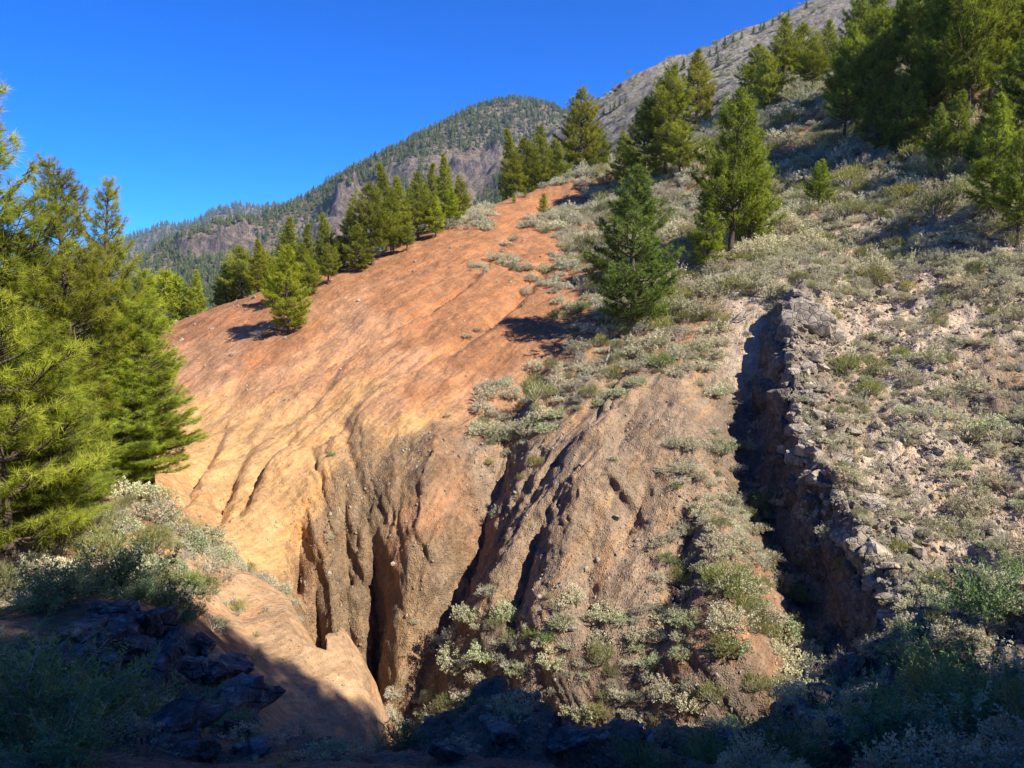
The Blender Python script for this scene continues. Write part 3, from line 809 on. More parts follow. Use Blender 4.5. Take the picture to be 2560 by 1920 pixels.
def far_pine_mesh(seed, tiers=6, tri=9):
    """Small conifer for trees hundreds of metres away, 1 m tall."""
    rg = np.random.default_rng(seed); g_ = Geo()
    g_.tube(np.array([[0, 0, -0.03], [0, 0, 0.4], [0, 0, 0.9]]), [0.022, 0.016, 0.005], 4, 1, 0.3)
    for t in range(tiers):
        s = t / (tiers - 1); z = 0.16 + 0.72 * s; r = 0.24 * (1 - s) ** 0.8 + 0.045
        a = np.arange(tri) * 2 * math.pi / tri + rg.uniform(0, 1)
        rr = r * rg.uniform(0.55, 1.15, tri)
        b0 = np.stack([np.cos(a) * rr, np.sin(a) * rr, z - 0.03 + rg.uniform(-0.03, 0.03, tri)], 1)
        a2 = a + math.pi / tri * 1.25
        b1 = np.stack([np.cos(a2) * rr, np.sin(a2) * rr, z - 0.02 + rg.uniform(-0.03, 0.03, tri)], 1)
        top = np.repeat([[0, 0, z + 0.20]], tri, 0) + rg.normal(size=(tri, 3)) * 0.012
        v = np.stack([b0, b1, top], 1).reshape(-1, 3)
        g_.add(v, np.arange(3 * tri).reshape(-1, 3), 0, np.repeat(rg.uniform(0.2, 0.8, tri), 3))
    return g_.mesh('far_pine', [M_FAR, M_BARK])

def grey_shrub(seed, shoots=150, lpt=10, leaf=0.075, flat=0.75, mat=None, spiky=0.35):
    """Cushion of short leafy shoots, about 1 m in radius."""
    rg = np.random.default_rng(seed); g_ = Geo()
    d = unit(np.stack([rg.normal(size=shoots), rg.normal(size=shoots), np.abs(rg.normal(size=shoots)) * 0.9 + 0.10], 1))
    lump = 1 + 0.45 * np.sin(3.1 * d[:, 0] + seed) * np.cos(2.7 * d[:, 1] - seed) * (0.5 + 0.5 * d[:, 2])
    rl = rg.uniform(0.62, 1.0, shoots) * lump
    e = d * rl[:, None] * np.array([1, 1, flat])
    root = e * np.array([0.25, 0.25, 0.0]) + np.array([0, 0, -0.12])
    tint = np.clip(0.30 + 0.55 * (rl - 0.5) + rg.normal(size=shoots) * 0.16, 0, 1)
    g_.blades(root, e - root, np.linalg.norm(e - root, axis=1), 0.022, 1, 0.5)
    B = np.repeat(e, lpt, 0) - np.repeat(d, lpt, 0) * rg.uniform(0, 0.22, (shoots * lpt, 1))
    D = unit(np.repeat(unit(d + [0, 0, 0.5]), lpt, 0) * spiky * 2 + unit(rg.normal(size=(shoots * lpt, 3))))
    g_.leaves(B + rg.normal(size=B.shape) * 0.03, D, leaf * rg.uniform(0.7, 1.5, shoots * lpt), leaf * 0.62, 0, np.repeat(tint, lpt) + rg.normal(size=shoots * lpt) * 0.06)
    return g_.mesh('cushion_shrub', [mat or M_GREY, M_TWIG])

def broom_shrub(seed, shoots=700, mat=None, tall=1.0):
    """Broom: a fan of slender green rods."""
    rg = np.random.default_rng(seed); g_ = Geo()
    hubs = unit(np.stack([rg.normal(size=44), rg.normal(size=44), np.abs(rg.normal(size=44)) + 0.25], 1)) * rg.uniform(0.4, 0.9, (44, 1)) * np.array([1, 1, tall])
    for h in hubs: g_.tube(np.array([[h[0] * 0.1, h[1] * 0.1, -0.1], h * 0.55 + [0, 0, -0.05], h]), [0.022, 0.016, 0.008], 3, 1, 0.5)
    k = rg.integers(0, 44, shoots); b = hubs[k] + rg.normal(size=(shoots, 3)) * 0.12
    d = unit(hubs[k] * 0.8 + rg.normal(size=(shoots, 3)) * 0.32 + [0, 0, 0.55])
    ln = rg.uniform(0.12, 0.32, shoots); t = 0.45 + rg.normal(size=shoots) * 0.2
    g_.blades(b, d, ln, 0.026, 0, t)
    b2 = b + d * ln[:, None] * rg.uniform(0.2, 0.7, (shoots, 1))
    g_.blades(b2, unit(d + rg.normal(size=(shoots, 3)) * 0.4), ln * 0.7, 0.022, 0, t + 0.12)
    b3 = b + d * ln[:, None] * rg.uniform(0.1, 0.6, (shoots, 1))
    g_.blades(b3, unit(d + rg.normal(size=(shoots, 3)) * 0.5), ln * 0.6, 0.022, 0, t + 0.05)
    return g_.mesh('broom_shrub', [mat or M_GREEN, M_TWIG])

def twig_shrub(seed, leafy=0.3, mat=None):
    """Open bush of forking grey twigs with sparse small leaves."""
    rg = np.random.default_rng(seed); g_ = Geo(); tips = []
    def grow(p, d, ln, r, lev):
        e = p + d * ln; m = (p + e) / 2 + rg.normal(size=3) * 0.06 * ln
        g_.tube(np.array([p, m, e]), [r, r * 0.8, r * 0.6], 3, 1, 0.5)
        if lev == 0: tips.append((e, d)); return
        for _ in range(3 if lev > 1 else 4):
            grow(e - d * ln * rg.uniform(0, 0.4), unit(d + rg.normal(size=3) * 0.55 + [0, 0, 0.12]), ln * rg.uniform(0.55, 0.8), r * 0.6, lev - 1)
    for _ in range(6):
        grow(np.array([0, 0, -0.08]), unit(np.array([rg.normal(), rg.normal(), 1.0])), 0.42, 0.020, 3)
    p = np.array([t[0] for t in tips]); d = np.array([t[1] for t in tips]); k = 5
    keep = rg.random(len(p)) < leafy; p, d = p[keep], d[keep]; n = len(p)
    if n:
        g_.leaves(np.repeat(p, k, 0) + rg.normal(size=(n * k, 3)) * 0.03, np.repeat(d, k, 0) + rg.normal(size=(n * k, 3)) * 0.6, 0.075, 0.034, 0, np.clip(0.45 + rg.normal(size=n * k) * 0.2, 0, 1))
    return g_.mesh('twig_shrub', [mat or M_GREY, M_TWIG])

def grass_tuft(seed, n=110):
    rg = np.random.default_rng(seed); g_ = Geo()
    b = rg.normal(size=(n, 3)) * [0.10, 0.10, 0]; d = unit(np.stack([rg.normal(size=n) * 0.55, rg.normal(size=n) * 0.55, np.ones(n)], 1))
    g_.blades(b, d, rg.uniform(0.4, 1.0, n), 0.020, 0, np.clip(0.5 + rg.normal(size=n) * 0.25, 0, 1), bend=d * [0.25, 0.25, -0.35])
    return g_.mesh('grass_tuft', [M_STRAW])

def feather_shrub(seed, stems=46, mat=None):
    """Near bush: arching stems with feathery side sprays of small leaflets."""
    rg = np.random.default_rng(seed); g_ = Geo()
    for s in range(stems):
        az = rg.uniform(0, 6.283); lean = abs(rg.normal()) * 0.55 + 0.1; ln = rg.uniform(0.65, 1.15)
        q = np.linspace(0, 1, 7)
        hd = np.array([math.cos(az), math.sin(az), 0])
        c = np.array([rg.normal() * 0.12, rg.normal() * 0.12, -0.1]) + q[:, None] * ln * hd * math.sin(lean) + np.outer(q * ln * math.cos(lean), [0, 0, 1]) + np.outer(q ** 2 * 0.25 * ln, hd - [0, 0, 0.6])
        g_.tube(c, np.linspace(0.012, 0.004, 7), 3, 1, 0.5)
        tint = np.clip(0.45 + rg.normal() * 0.22, 0.05, 0.95)
        for t in np.linspace(0.30, 1.0, 12):
            p = np.array([np.interp(t, q, c[:, a]) for a in range(3)])
            sd = unit(rg.normal(size=3) + hd * 0.5 + [0, 0, 0.35]); sl = rg.uniform(0.14, 0.26) * (1.15 - 0.4 * t)
            m = 9; w = np.linspace(0.1, 1, m)
            B = p + np.outer(w * sl, sd)
            D = sd * 0.7 + unit(rg.normal(size=(m, 3))) * 0.8
            g_.leaves(B, D, rg.uniform(0.045, 0.08, m), 0.022, 0, tint + rg.normal(size=m) * 0.08 + 0.1 * t)
            g_.blades(p[None], sd[None], sl, 0.006, 1, 0.5)
    return g_.mesh('feathery_shrub', [mat or M_FEATHER, M_TWIG])

def ico(sub):
    import bmesh
    bm = bmesh.new(); bmesh.ops.create_icosphere(bm, subdivisions=sub, radius=1.0)
    v = np.array([x.co[:] for x in bm.verts]); f = np.array([[y.index for y in x.verts] for x in bm.faces]); bm.free()
    return v, f
def rock_mesh(seed, mat, sub=3, planes=14, rough=0.06, squash=(1, 1, 0.8)):
    """Angular block: a ball cut by random planes, then roughened."""
    rg = np.random.default_rng(seed); v, f = ico(sub)
    ax = np.array([[1, 0, 0], [-1, 0, 0], [0, 1, 0], [0, -1, 0], [0, 0, 1], [0, 0, -1.0]])
    n = unit(np.concatenate([ax + rg.normal(size=(6, 3)) * 0.22, rg.normal(size=(planes, 3))])); d = np.concatenate([rg.uniform(0.55, 0.85, 6), rg.uniform(0.62, 0.95, planes)])
    dots = v @ n.T
    r = np.min(np.where(dots > 0.05, d / np.maximum(dots, 0.05), 9), axis=1)
    p = v * r[:, None]
    nn = fbm(v[:, 0] * 2.3 + v[:, 2] * 1.9 + seed, v[:, 1] * 2.3 - v[:, 2] * 1.3, seed, 6)
    p = p * (1 + rough * nn[:, None] * 1.6) * np.array(squash)
    return mesh_from('rock', p, f, [mat], False)

PROTO = {}
PROTO['hero'] = [pine_meshes(101 + k, 11.5, (2.25, 1.9, 1.75)[k], (0.07, 0.14, 0.09)[k], 30, 6, 40, 0.27, 0.0105, 0.55, 0.38, 0.12, True) for k in range(3)] + [pine_meshes(111, 11.5, 1.9, 0.50, 16, 5, 26, 0.27, 0.015, 0.55, 0.25, 0.0, True)]
PROTO['mid'] = [pine_meshes(201 + k, 7.0, (1.75, 1.5, 1.9, 2.1, 1.35)[k], (0.10, 0.14, 0.20, 0.08, 0.12)[k], (22, 25, 21, 22, 27)[k], 7, 18, 0.27, 0.032, (0.8, 0.95, 0.65, 0.75, 1.0)[k], (0.28, 0.25, 0.35, 0.32, 0.22)[k], 0.06) for k in range(5)]
PROTO['tall'] = [pine_meshes(301 + k, 10.0, (2.3, 2.6, 2.1)[k], (0.30, 0.22, 0.34)[k], 24, 7, 18, 0.30, 0.034, (0.6, 0.65, 0.55)[k], 0.38, 0.08) for k in range(3)]
PROTO['sapling'] = [pine_meshes(401 + k, 2.0, (0.52, 0.62)[k], 0.06, 13, 6, 14, 0.20, 0.022, 0.9, 0.2) for k in range(2)]
PROTO['far'] = [far_pine_mesh(501 + k, 6 + k % 2, 9) for k in range(4)]
PROTO['grey'] = [grey_shrub(601 + k, (150, 170, 130, 160)[k], 17, (0.068, 0.058, 0.075, 0.062)[k], (0.72, 0.85, 0.6, 0.95)[k]) for k in range(4)]
PROTO['broom'] = [broom_shrub(621 + k, 620, None, (0.9, 1.25, 1.05)[k]) for k in range(3)]
PROTO['twig'] = [twig_shrub(641 + k, (0.25, 0.6, 0.9)[k]) for k in range(3)]
PROTO['grass'] = [grass_tuft(661 + k) for k in range(2)]
PROTO['feather'] = [feather_shrub(681 + k) for k in range(3)]
PROTO['ridge_rock'] = [rock_mesh(701 + k, M_RIDGE, 3, 3 + k % 3, 0.045, ((1, .9, .8), (1.2, .8, .7), (.9, .8, 1.1), (1, 1, .7), (1.1, .7, .9))[k]) for k in range(5)]
PROTO['slab'] = [rock_mesh(711 + k, M_RIDGE_SHADED, 3, 3 + k % 2, 0.06, ((.6, 1, 1.2), (.8, 1, 1), (.7, .9, 1.3))[k]) for k in range(3)]
PROTO['dark_rock'] = [rock_mesh(721 + k, M_DARK, 4, 3 + k, 0.22, ((1, .9, .8), (1.25, .9, .7), (1, 1, .9), (1.1, .8, .75))[k]) for k in range(4)]
PROTO['chip'] = [rock_mesh(761 + k, M_RIDGE, 1, 7, 0.03, ((1, .8, .7), (1, 1, .6), (1.3, .8, .6))[k]) for k in range(3)]
PROTO['pebble'] = [rock_mesh(741 + k, M_PEB, 1, 9, 0.03, ((1, .8, .7), (1, 1, .8), (1.2, .8, .6))[k]) for k in range(3)]

# ------------------------------------------------------------------ pines
def base_at(u, v, Y=None):
    """Where a plant stands: on the ground seen at (u, v), or at depth Y along that bearing when its foot is hidden."""
    if Y is None: return spot(u, v)
    a, _ = pix_dir(u, v)
    x = float(a) * Y
    return np.array([x, Y, float(ground(x, Y))])

def top_height(p, vtop):
    """Height a thing standing at p must have to reach the photo row vtop."""
    lo, hi = 0.2, 40.0
    for _ in range(40):
        m = (lo + hi) / 2
        if to_pix(p + [0, 0, m])[1] > vtop: lo = m
        else: hi = m
    return lo

REF = dict(hero=11.5, mid=7.0, tall=10.0, sapling=2.0)
def pine(kind, var, p, h, label, group, color=(1, 1, 1), rz=None, fat=1.0, lean=(0, 0)):
    t, lm, c = PROTO[kind][var]
    s = h / REF[kind]
    o = link('pine_tree', None, None, p, (lean[0], lean[1], random.uniform(0, 6.28) if rz is None else rz), (s * fat, s * fat, s))
    o.empty_display_size = 0.3
    tag(o, label, 'pine tree', group)
    tk = link('trunk', t, o)
    if lm: link('limbs', lm, tk)
    cr = link('crown', c, o); cr.color = (*color, 1)
    return o

OLIVE = (1.08, 1.10, 0.80); WARM = (1.35, 1.28, 0.80); DEEP = (0.80, 0.92, 0.95); BLUE = (0.72, 0.92, 1.10); FRESH = (1.35, 1.42, 0.7)
PINES = [  # kind, variant, u, v of foot, Y or None, row of the tip, colour, fatness, label
 # left bank
 ('hero',0,  24,1490,17.0, 130, (1.3,1.35,.85),0.95,'tall pine cut by the left edge with bare trunk in view','pines on the near left bank'),
 ('hero',1, 205,1190,23.0, 400, (1.35,1.3,.8),1.0,'tall narrow-topped pine standing highest against the sky on the left bank','pines on the near left bank'),
 ('hero',2, 285,1190,25.0, 450, (1.3,1.3,.8),0.9,'pine with thin side spire just right of the tallest left bank pine','pines on the near left bank'),
 ('hero',1, 120,1250,22.0, 600, (1.35,1.45,.85),1.15,'bushy pine filling the gap between the edge pine and the tallest one','pines on the near left bank'),
 ('hero',2, 345,1150,26.5, 680, (1.35,1.45,.85),1.35,'shorter pine whose lower limbs reach out over the red slope','pines on the near left bank'),
 ('hero',0,  75,1400,19.0, 800, (1.3,1.5,.9),1.5,'low leafy pine in front of the left bank trunks','pines on the near left bank'),
 ('hero',2, 330,1200,24.0, 860, (1.3,1.5,.9),1.7,'small pine with bright tufts hanging above the pale shrubs','pines on the near left bank'),
 ('hero',1, -60,1500,20.0, 330, OLIVE,1.0,'pine mostly outside the frame behind the edge pine','pines on the near left bank'),
 ('hero',1, 372,1190,24.5, 760, (1.3,1.45,.85),1.5,'outermost pine of the left bank, its limbs spread over the ochre soil','pines on the near left bank'),
 ('hero',2, 140,1380,18.5, 900, (1.3,1.5,.9),1.7,'bushy young pine between the edge trunk and the pale bushes','pines on the near left bank'),
 ('hero',0, 215,1330,20.5, 980, (1.3,1.5,.9),1.7,'young pine at the foot of the left bank trunks, half in shade','pines on the near left bank'),
 # on and behind the crest, left
 ('sapling',0, 408,800,56, 686, FRESH,1.15,'leftmost of the three small bright pines behind the crest','small pines beyond the left crest'),
 ('sapling',1, 446,790,57, 697, FRESH,1.15,'middle of the three small bright pines behind the crest','small pines beyond the left crest'),
 ('mid',1, 492,790,56, 676, FRESH,1.0,'rightmost of the three small pines behind the crest, with bare stem','small pines beyond the left crest'),
 ('mid',0, 567,760,58, 660, OLIVE,1.1,'small olive pine left of the crest group','pines along the left crest'),
 ('mid',2, 607,750,57, 615, OLIVE,1.1,'rounded olive pine at the left end of the crest group','pines along the left crest'),
 ('mid',3, 665,745,58, 622, WARM,1.1,'yellowish pine behind the bright front pine of the crest','pines along the left crest'),
 ('mid',1, 725,740,60, 545, OLIVE,1.1,'slender pine rising behind the bright front pine','pines along the left crest'),
 ('mid',4, 770,750,58, 563, OLIVE,1.2,'pine between two slender ones behind the bright front pine','pines along the left crest'),
 ('mid',1, 818,745,56, 535, OLIVE,1.1,'slender pine with thin tip against the dark rock tower','pines along the left crest'),
 ('mid',3, 722,832,None, 618, FRESH,1.0,'bright yellow-green pine standing in front on the red slope edge','pines along the left crest'),
 ('mid',0, 790,760,51, 650, FRESH,1.1,'short bright pine right of the front pine','pines along the left crest'),
 ('mid',0, 850,735,53, 590, OLIVE,1.2,'dark leafy pine low behind the crest right of the front pine','pines along the left crest'),
 ('mid',3, 900,720,52, 560, OLIVE,1.2,'bushy pine left of the trunk-showing crest pine','pines along the left crest'),
 ('mid',2, 932,676,53, 458, OLIVE,1.05,'crest pine with open lower trunk in the middle of the row','pines along the left crest'),
 ('mid',4, 970,668,57, 408, OLIVE,1.1,'tall slim pine rising above the middle of the crest row','pines along the left crest'),
 ('mid',1,1002,660,58, 442, OLIVE,1.1,'dark pine just right of the tall slim one on the crest','pines along the left crest'),
 ('mid',2,1018,660,55, 560, (.9,.95,.8),1.2,'dark low pine at the foot of the crest row','pines along the left crest'),
 ('mid',0,1046,640,59, 432, OLIVE,1.1,'full pine in the right half of the crest row','pines along the left crest'),
 ('mid',4,1076,620,63, 412, OLIVE,1.0,'slim pine behind the right half of the crest row','pines along the left crest'),
 ('mid',1,1109,610,65, 388, OLIVE,1.0,'highest slim pine near the right end of the crest row','pines along the left crest'),
 ('mid',0,1090,615,58.5, 490, FRESH,1.15,'short bright pine in front of the crest row','pines along the left crest'),
 ('mid',3,1150,580,64, 440, WARM,0.95,'last yellowish pine at the right end of the crest row','pines along the left crest'),
 # saddle group
 ('mid',4,1278,500,80, 320, (1,.95,.75),1.0,'dark spire-shaped pine at the left of the saddle group','pines on the saddle'),
 ('mid',2,1312,500,82, 345, (.95,.95,.75),1.1,'rounded dark pine second from the left of the saddle group','pines on the saddle'),
 ('mid',0,1350,495,83, 316, OLIVE,1.1,'broad pine in the middle of the saddle group','pines on the saddle'),
 ('mid',3,1390,480,84, 350, OLIVE,1.1,'bushy pine filling the middle of the saddle group','pines on the saddle'),
 ('tall',0,1442,440,90, 222, (1.1,1,.75),0.9,'tall ragged pine with thin tip standing highest on the saddle','pines on the saddle'),
 ('mid',2,1496,425,94, 322, OLIVE,1.1,'small rounded pine right of the tall ragged one','pines on the saddle'),
 ('sapling',0,1285,522,71, 484, FRESH,1.0,'slim bright sapling under the dark spire pine of the saddle','saplings on the red slope'),
 ('sapling',1,1312,513,73, 475, FRESH,1.1,'wider bright sapling under the saddle pines','saplings on the red slope'),
 ('sapling',0,1358,542,None, 487, WARM,1.2,'lone bright sapling on the open red slope','saplings on the red slope'),
 # scrub slope
 ('mid',3,1610,455,68, 250, OLIVE,1.1,'bushy pine left of the big crest pine above the scrub','pines above the scrub'),
 ('tall',1,1662,462,67, 165, OLIVE,0.95,'big dense pine with pointed top above the scrub','pines above the scrub'),
 ('mid',2,1700,455,65, 300, OLIVE,1.2,'full side of the big dense pine, a lower pine at its right','pines above the scrub'),
 ('mid',0,1740,330,86, 125, (1.2,1.05,.75),1.1,'slim olive pine behind the big dense pine','pines above the scrub'),
 ('mid',3,1560,455,72, 330, (1,1,.8),1.1,'dark low pine at the left foot of the big dense pine','pines above the scrub'),
 ('mid',3,1580,842,38.0, 425, BLUE,1.05,'blue-green pine standing alone at the edge of the red slope','pines in the scrub'),
 ('mid',2,1825,650,43.5, 230, (.95,1.08,.8),0.85,'broad pine with clumped limbs in the middle of the scrub','pines in the scrub'),
 ('mid',0,1768,640,42.5, 468, (1.0,1.15,.8),1.0,'small bright-green pine at the left foot of the broad clumped pine','pines in the scrub'),
 ('mid',3,1872,600,46, 330, (.95,1.05,.8),0.95,'right shoulder pine beside the broad clumped pine','pines in the scrub'),
 ('mid',3,2048,516,None, 400, (1.1,1.25,.8),1.15,'short conical pine alone in the shaded scrub','pines in the scrub'),
 ('sapling',1,2264,392,54, 335, FRESH,1.3,'small flat-topped bright pine below the tall grove','pines in the scrub'),
 # tall grove right
 ('mid',2,1885,275,81, 112, OLIVE,1.1,'pine at the left end of the upper grove','pines of the upper grove'),
 ('mid',0,1955,255,83, 45, OLIVE,1.15,'tall full pine of the upper grove against the grey scree','pines of the upper grove'),
 ('mid',2,2000,255,84, 60, OLIVE,1.15,'ragged pine joined to the full one in the upper grove','pines of the upper grove'),
 ('mid',0,2066,220,92, 52, OLIVE,1.05,'lone cone-shaped pine against the grey scree','pines of the upper grove'),
 ('tall',0,2140,300,65,-12, (.9,1,.85),1.0,'pine with long dark bare trunk left of the grove','pines of the tall grove'),
 ('tall',2,2180,285,68,-30, (.95,1,.85),1.0,'pine close behind the dark-trunked one','pines of the tall grove'),
 ('tall',2,2225,290,68, 0, (.8,.9,.8),1.0,'dark pine between the trunked pine and the dense grove','pines of the tall grove'),
 ('tall',1,2300,330,62, 20, OLIVE,1.05,'dense pine at the left side of the tall grove','pines of the tall grove'),
 ('tall',1,2350,370,56,-90, (1,1.1,.85),1.05,'tall leafy pine in the middle of the grove','pines of the tall grove'),
 ('tall',0,2415,385,53,-140, (1.05,1.15,.85),1.1,'largest pine of the grove, reaching past the top of the frame','pines of the tall grove'),
 ('tall',1,2110,335,60, 70, (.95,1.05,.82),0.95,'pine in front of the dark-trunked one, lit from the right','pines of the tall grove'),
 ('mid',0,2190,360,56.5, 150, (.9,1,.82),1.1,'conical pine below the dark-trunked pair','pines of the tall grove'),
 ('tall',2,2165,345,58, 30, (.9,1,.82),1.0,'pine crowding the right side of the dark-trunked one','pines of the tall grove'),
 ('mid',3,2245,400,55, 190, (.9,1.02,.82),1.1,'bushy pine at the left foot of the tall grove','pines of the tall grove'),
 ('mid',0,688,800,47.5, 648, FRESH,1.1,'small bright pine touching the left side of the front pine','pines along the left crest'),
 ('mid',3,776,778,48, 640, (1.2,1.25,.75),1.1,'small pine touching the right side of the front pine','pines along the left crest'),
 ('mid',2,822,757,49.5, 610, OLIVE,1.1,'rounded pine right of the bright front pine','pines along the left crest'),
 ('mid',2,2030,275,76, 105, OLIVE,1.1,'rounded pine filling the right end of the upper grove','pines of the upper grove'),
 ('tall',1,2250,265,74,-10, (.95,1.05,.85),1.0,'pine far back between the trunked pine and the grove','pines of the tall grove'),
 ('tall',0,2195,250,80, 20, OLIVE,1.0,'pine far back beside the dark-trunked one','pines of the tall grove'),
 ('tall',2,2335,265,74,-60, (1,1.08,.85),1.1,'pine far back behind the middle of the grove','pines of the tall grove'),
 ('mid',3,2525,430,50, 110, (.95,1.08,.85),1.2,'full pine at the right edge above the front conical one','pines of the tall grove'),
 ('tall',1,2565,340,58,-40, (.9,1,.85),1.1,'pine cut by the right edge at the top of the grove','pines of the tall grove'),
 ('mid',0,2275,420,54, 200, (.95,1.05,.85),1.1,'slim pine in front of the left side of the grove','pines of the tall grove'),
 ('mid',1,648,752,55, 600, WARM,1.2,'yellowish slim pine left behind the bright front pine','pines along the left crest'),
 ('mid',3,760,760,54, 610, OLIVE,1.2,'bushy pine close behind the bright front pine','pines along the left crest'),
 ('mid',0,880,715,55, 520, OLIVE,1.15,'pine joining the two halves of the crest row','pines along the left crest'),
 ('mid',3,1128,600,62, 470, FRESH,1.1,'short fresh-green pine near the right end of the crest row','pines along the left crest'),
 ('mid',2,985,660,55, 540, (1,1.05,.8),1.2,'dense low pine under the tall slim one on the crest','pines along the left crest'),
 ('tall',1,2440,300,64,-60, (1,1.1,.85),1.1,'back pine filling the gap behind the largest of the grove','pines of the tall grove'),
 ('tall',0,2385,330,63,-70, (.95,1.05,.85),1.1,'back pine between the two tallest of the grove','pines of the tall grove'),
 ('tall',2,2275,310,66,-40, (.95,1.05,.85),1.1,'back pine at the left of the dense grove','pines of the tall grove'),
 ('tall',1,2520,330,60,-20, (1,1.1,.8),1.1,'back pine near the right edge above the front conical one','pines of the tall grove'),
 ('mid',0,2340,440,49, 260, (.9,1.05,.85),1.1,'short pine at the shaded foot of the grove','pines of the tall grove'),
 ('mid',3,2440,470,47, 300, (.95,1.1,.85),1.1,'bushy pine just behind the front conical one','pines of the tall grove'),
 ('mid',2,2215,330,62, 130, (.85,1,.85),1.1,'lower dark pine right of the dark-trunked one','pines of the tall grove'),
 ('mid',0,2095,300,68, 150, OLIVE,1.0,'pine left of the dark-trunked one, against the scree','pines of the tall grove'),
 ('mid',3,1915,290,78, 130, OLIVE,1.1,'bushy pine between the left end and the full one of the upper grove','pines of the upper grove'),
 ('tall',2,2470,340,58,-110, OLIVE,1.0,'back pine at the right of the largest one','pines of the tall grove'),
 ('tall',1,2310,400,55, 150, (1,1.05,.8),1.0,'lower pine under the dense left side of the grove','pines of the tall grove'),
 ('mid',3,2390,430,50, 230, (.9,1,.85),1.1,'bushy lower pine below the largest of the grove','pines of the tall grove'),
 ('mid',0,2478,570,40.5, 238, (1.05,1.2,.85),1.15,'front conical pine low at the right, lit bright green','pines of the tall grove'),
 ('tall',0,2590,520,45, 20, (.75,.85,.8),1.1,'dark pine cut by the right edge beside the grove','pines of the tall grove'),
 ('mid',2,2545,590,38, 330, (.9,1,.85),1.0,'low pine at the right edge behind the front conical one','pines of the tall grove'),
]
for (kind, var, u, v, Y, vt, colr, fat, label, group) in PINES:
    p = base_at(u, v, Y)
    h = top_height(p, vt)
    pine(kind, var, p, h, label, group, colr, None, fat * (0.80 if group == 'pines of the tall grove' else 1.0))

# pines standing right of and behind the photographer: their shade falls on the near bank and the gully bed
_a = np.array([math.sin(R(SUN_AZ)), math.cos(R(SUN_AZ))]); _o = np.array([-_a[1], _a[0]])
for k, (off, al_, top, var, fat) in enumerate([(3.4,6.0,10.0,1,.9),(1.8,7.0,9.0,0,1.0),(5.0,6.5,11.0,0,.85),(6.6,5.5,10.8,1,.85),(8.2,6.5,10.6,2,.8),(9.3,5.2,8.6,0,.62),(7.4,9.0,8.0,0,.9),(9.9,8.5,6.8,2,.6),(5.8,10.0,7.0,1,.9),(10.6,8.5,6.2,3,.8),(11.2,7.5,5.2,3,.7),(11.9,9.5,3.4,3,.7),(12.7,10.5,2.6,3,.6)]):
    x, y = al_ * _a + off * _o
    zg = float(ground(x, y)); h = top + math.tan(R(SUN_EL)) * al_ - zg
    pine('hero', var, (x, y, zg - 0.1), h, 'pine beside the viewpoint, outside the frame, shading the near bank', 'pines beside the viewpoint', (1.1, 1.1, .85), k * 1.3, fat * 11.5 / h * 1.25)

ORD = 'first second third fourth fifth sixth seventh eighth ninth tenth eleventh twelfth thirteenth fourteenth fifteenth sixteenth seventeenth eighteenth nineteenth twentieth twenty-first twenty-second twenty-third twenty-fourth twenty-fifth twenty-sixth'.split()
# small pines on the skyline of the grey scree hill
def on_sheet(GD, u, v):
    th, rr, X, Y, z = GD
    a, b = pix_dir(u, v); t = math.atan2(float(a), 1.0); s = float(b) / math.hypot(float(a), 1.0)
    i = int(np.clip(np.searchsorted(th, t) - 1, 0, len(th) - 2)); gap = s * rr - z[i]
    j = int(np.argmax(gap < 0)) if (gap < 0).any() else int(np.argmax(z[i] / rr))
    return np.array([X[i, j], Y[i, j], z[i, j]])
for k, (u, vt, vb) in enumerate(sorted([(1478,289,325),(1511,269,292),(1529,260,284),(1540,246,276),(1552,247,268),(1565,239,260),(1710,141,176),(1749,126,170),(1768,152,192),(1777,116,142),
                                 (1793,116,138),(1797,128,170),(1815,87,122),(1836,85,106),(1856,83,99),(1887,62,88),(1903,52,79),(1914,49,75),(1935,40,64),(1952,25,50),(1974,20,43),(2019,4,22),(1690,170,200),(1730,150,190)])):
    if vt > vb: continue
    p = on_sheet(SG, u, vb)
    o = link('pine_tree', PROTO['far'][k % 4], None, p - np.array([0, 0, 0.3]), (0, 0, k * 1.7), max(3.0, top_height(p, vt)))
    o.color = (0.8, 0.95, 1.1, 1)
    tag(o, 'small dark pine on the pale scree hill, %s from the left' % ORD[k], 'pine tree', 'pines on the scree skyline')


# ------------------------------------------------------------------ telling look-alikes apart by the landmark next to them
LANDMARKS = [(1580,640,'the lone blue-green pine'),(1825,450,'the broad clumped pine'),(2048,460,'the short conical pine'),(2478,420,'the front conical pine'),(2140,200,'the dark-trunked pine'),
 (2350,250,'the tall grove'),(1662,320,'the big dense pine'),(1985,740,'the top of the rock ridge'),(1970,940,'the upper rock ridge'),(2010,1180,'the middle of the rock ridge'),(2160,1440,'the lower rock ridge'),
 (2268,730,'the upright yellow-green bush'),(2150,950,'the green brooms beside the ridge'),(2330,1060,'the wide twiggy bush'),(2500,1110,'the dark twiggy bush'),(2380,1500,'the pale wispy bush'),
 (1810,1480,'the largest green broom'),(1365,1605,'the fresh green bush'),(1500,1250,'the bare brown spur'),(1340,1165,'the bush at the gully head'),(1260,1540,'the pale upright shrub'),(1700,1760,'the dark pit'),
 (1890,1000,'the dark hollow'),(2080,1740,'the pointed dark rocks'),(2480,1850,'the bottom right corner bush'),(1330,1820,'the rounded dark outcrop'),(549,1690,'the squarish dark boulder'),(300,1640,'the shaded outcrop'),
 (390,1270,'the feathery left bank bush'),(20,1300,'the trunk at the left edge'),(720,1560,'the tan spur'),(540,1400,'the drooping grey bush'),(1442,330,'the tall ragged pine'),(1960,150,'the upper grove'),
 (880,1350,'the cracked ribs'),(70,1830,'the bottom left corner bush'),(2250,580,'the sunlit scrub patch'),(2300,1250,'the dry slope centre')]
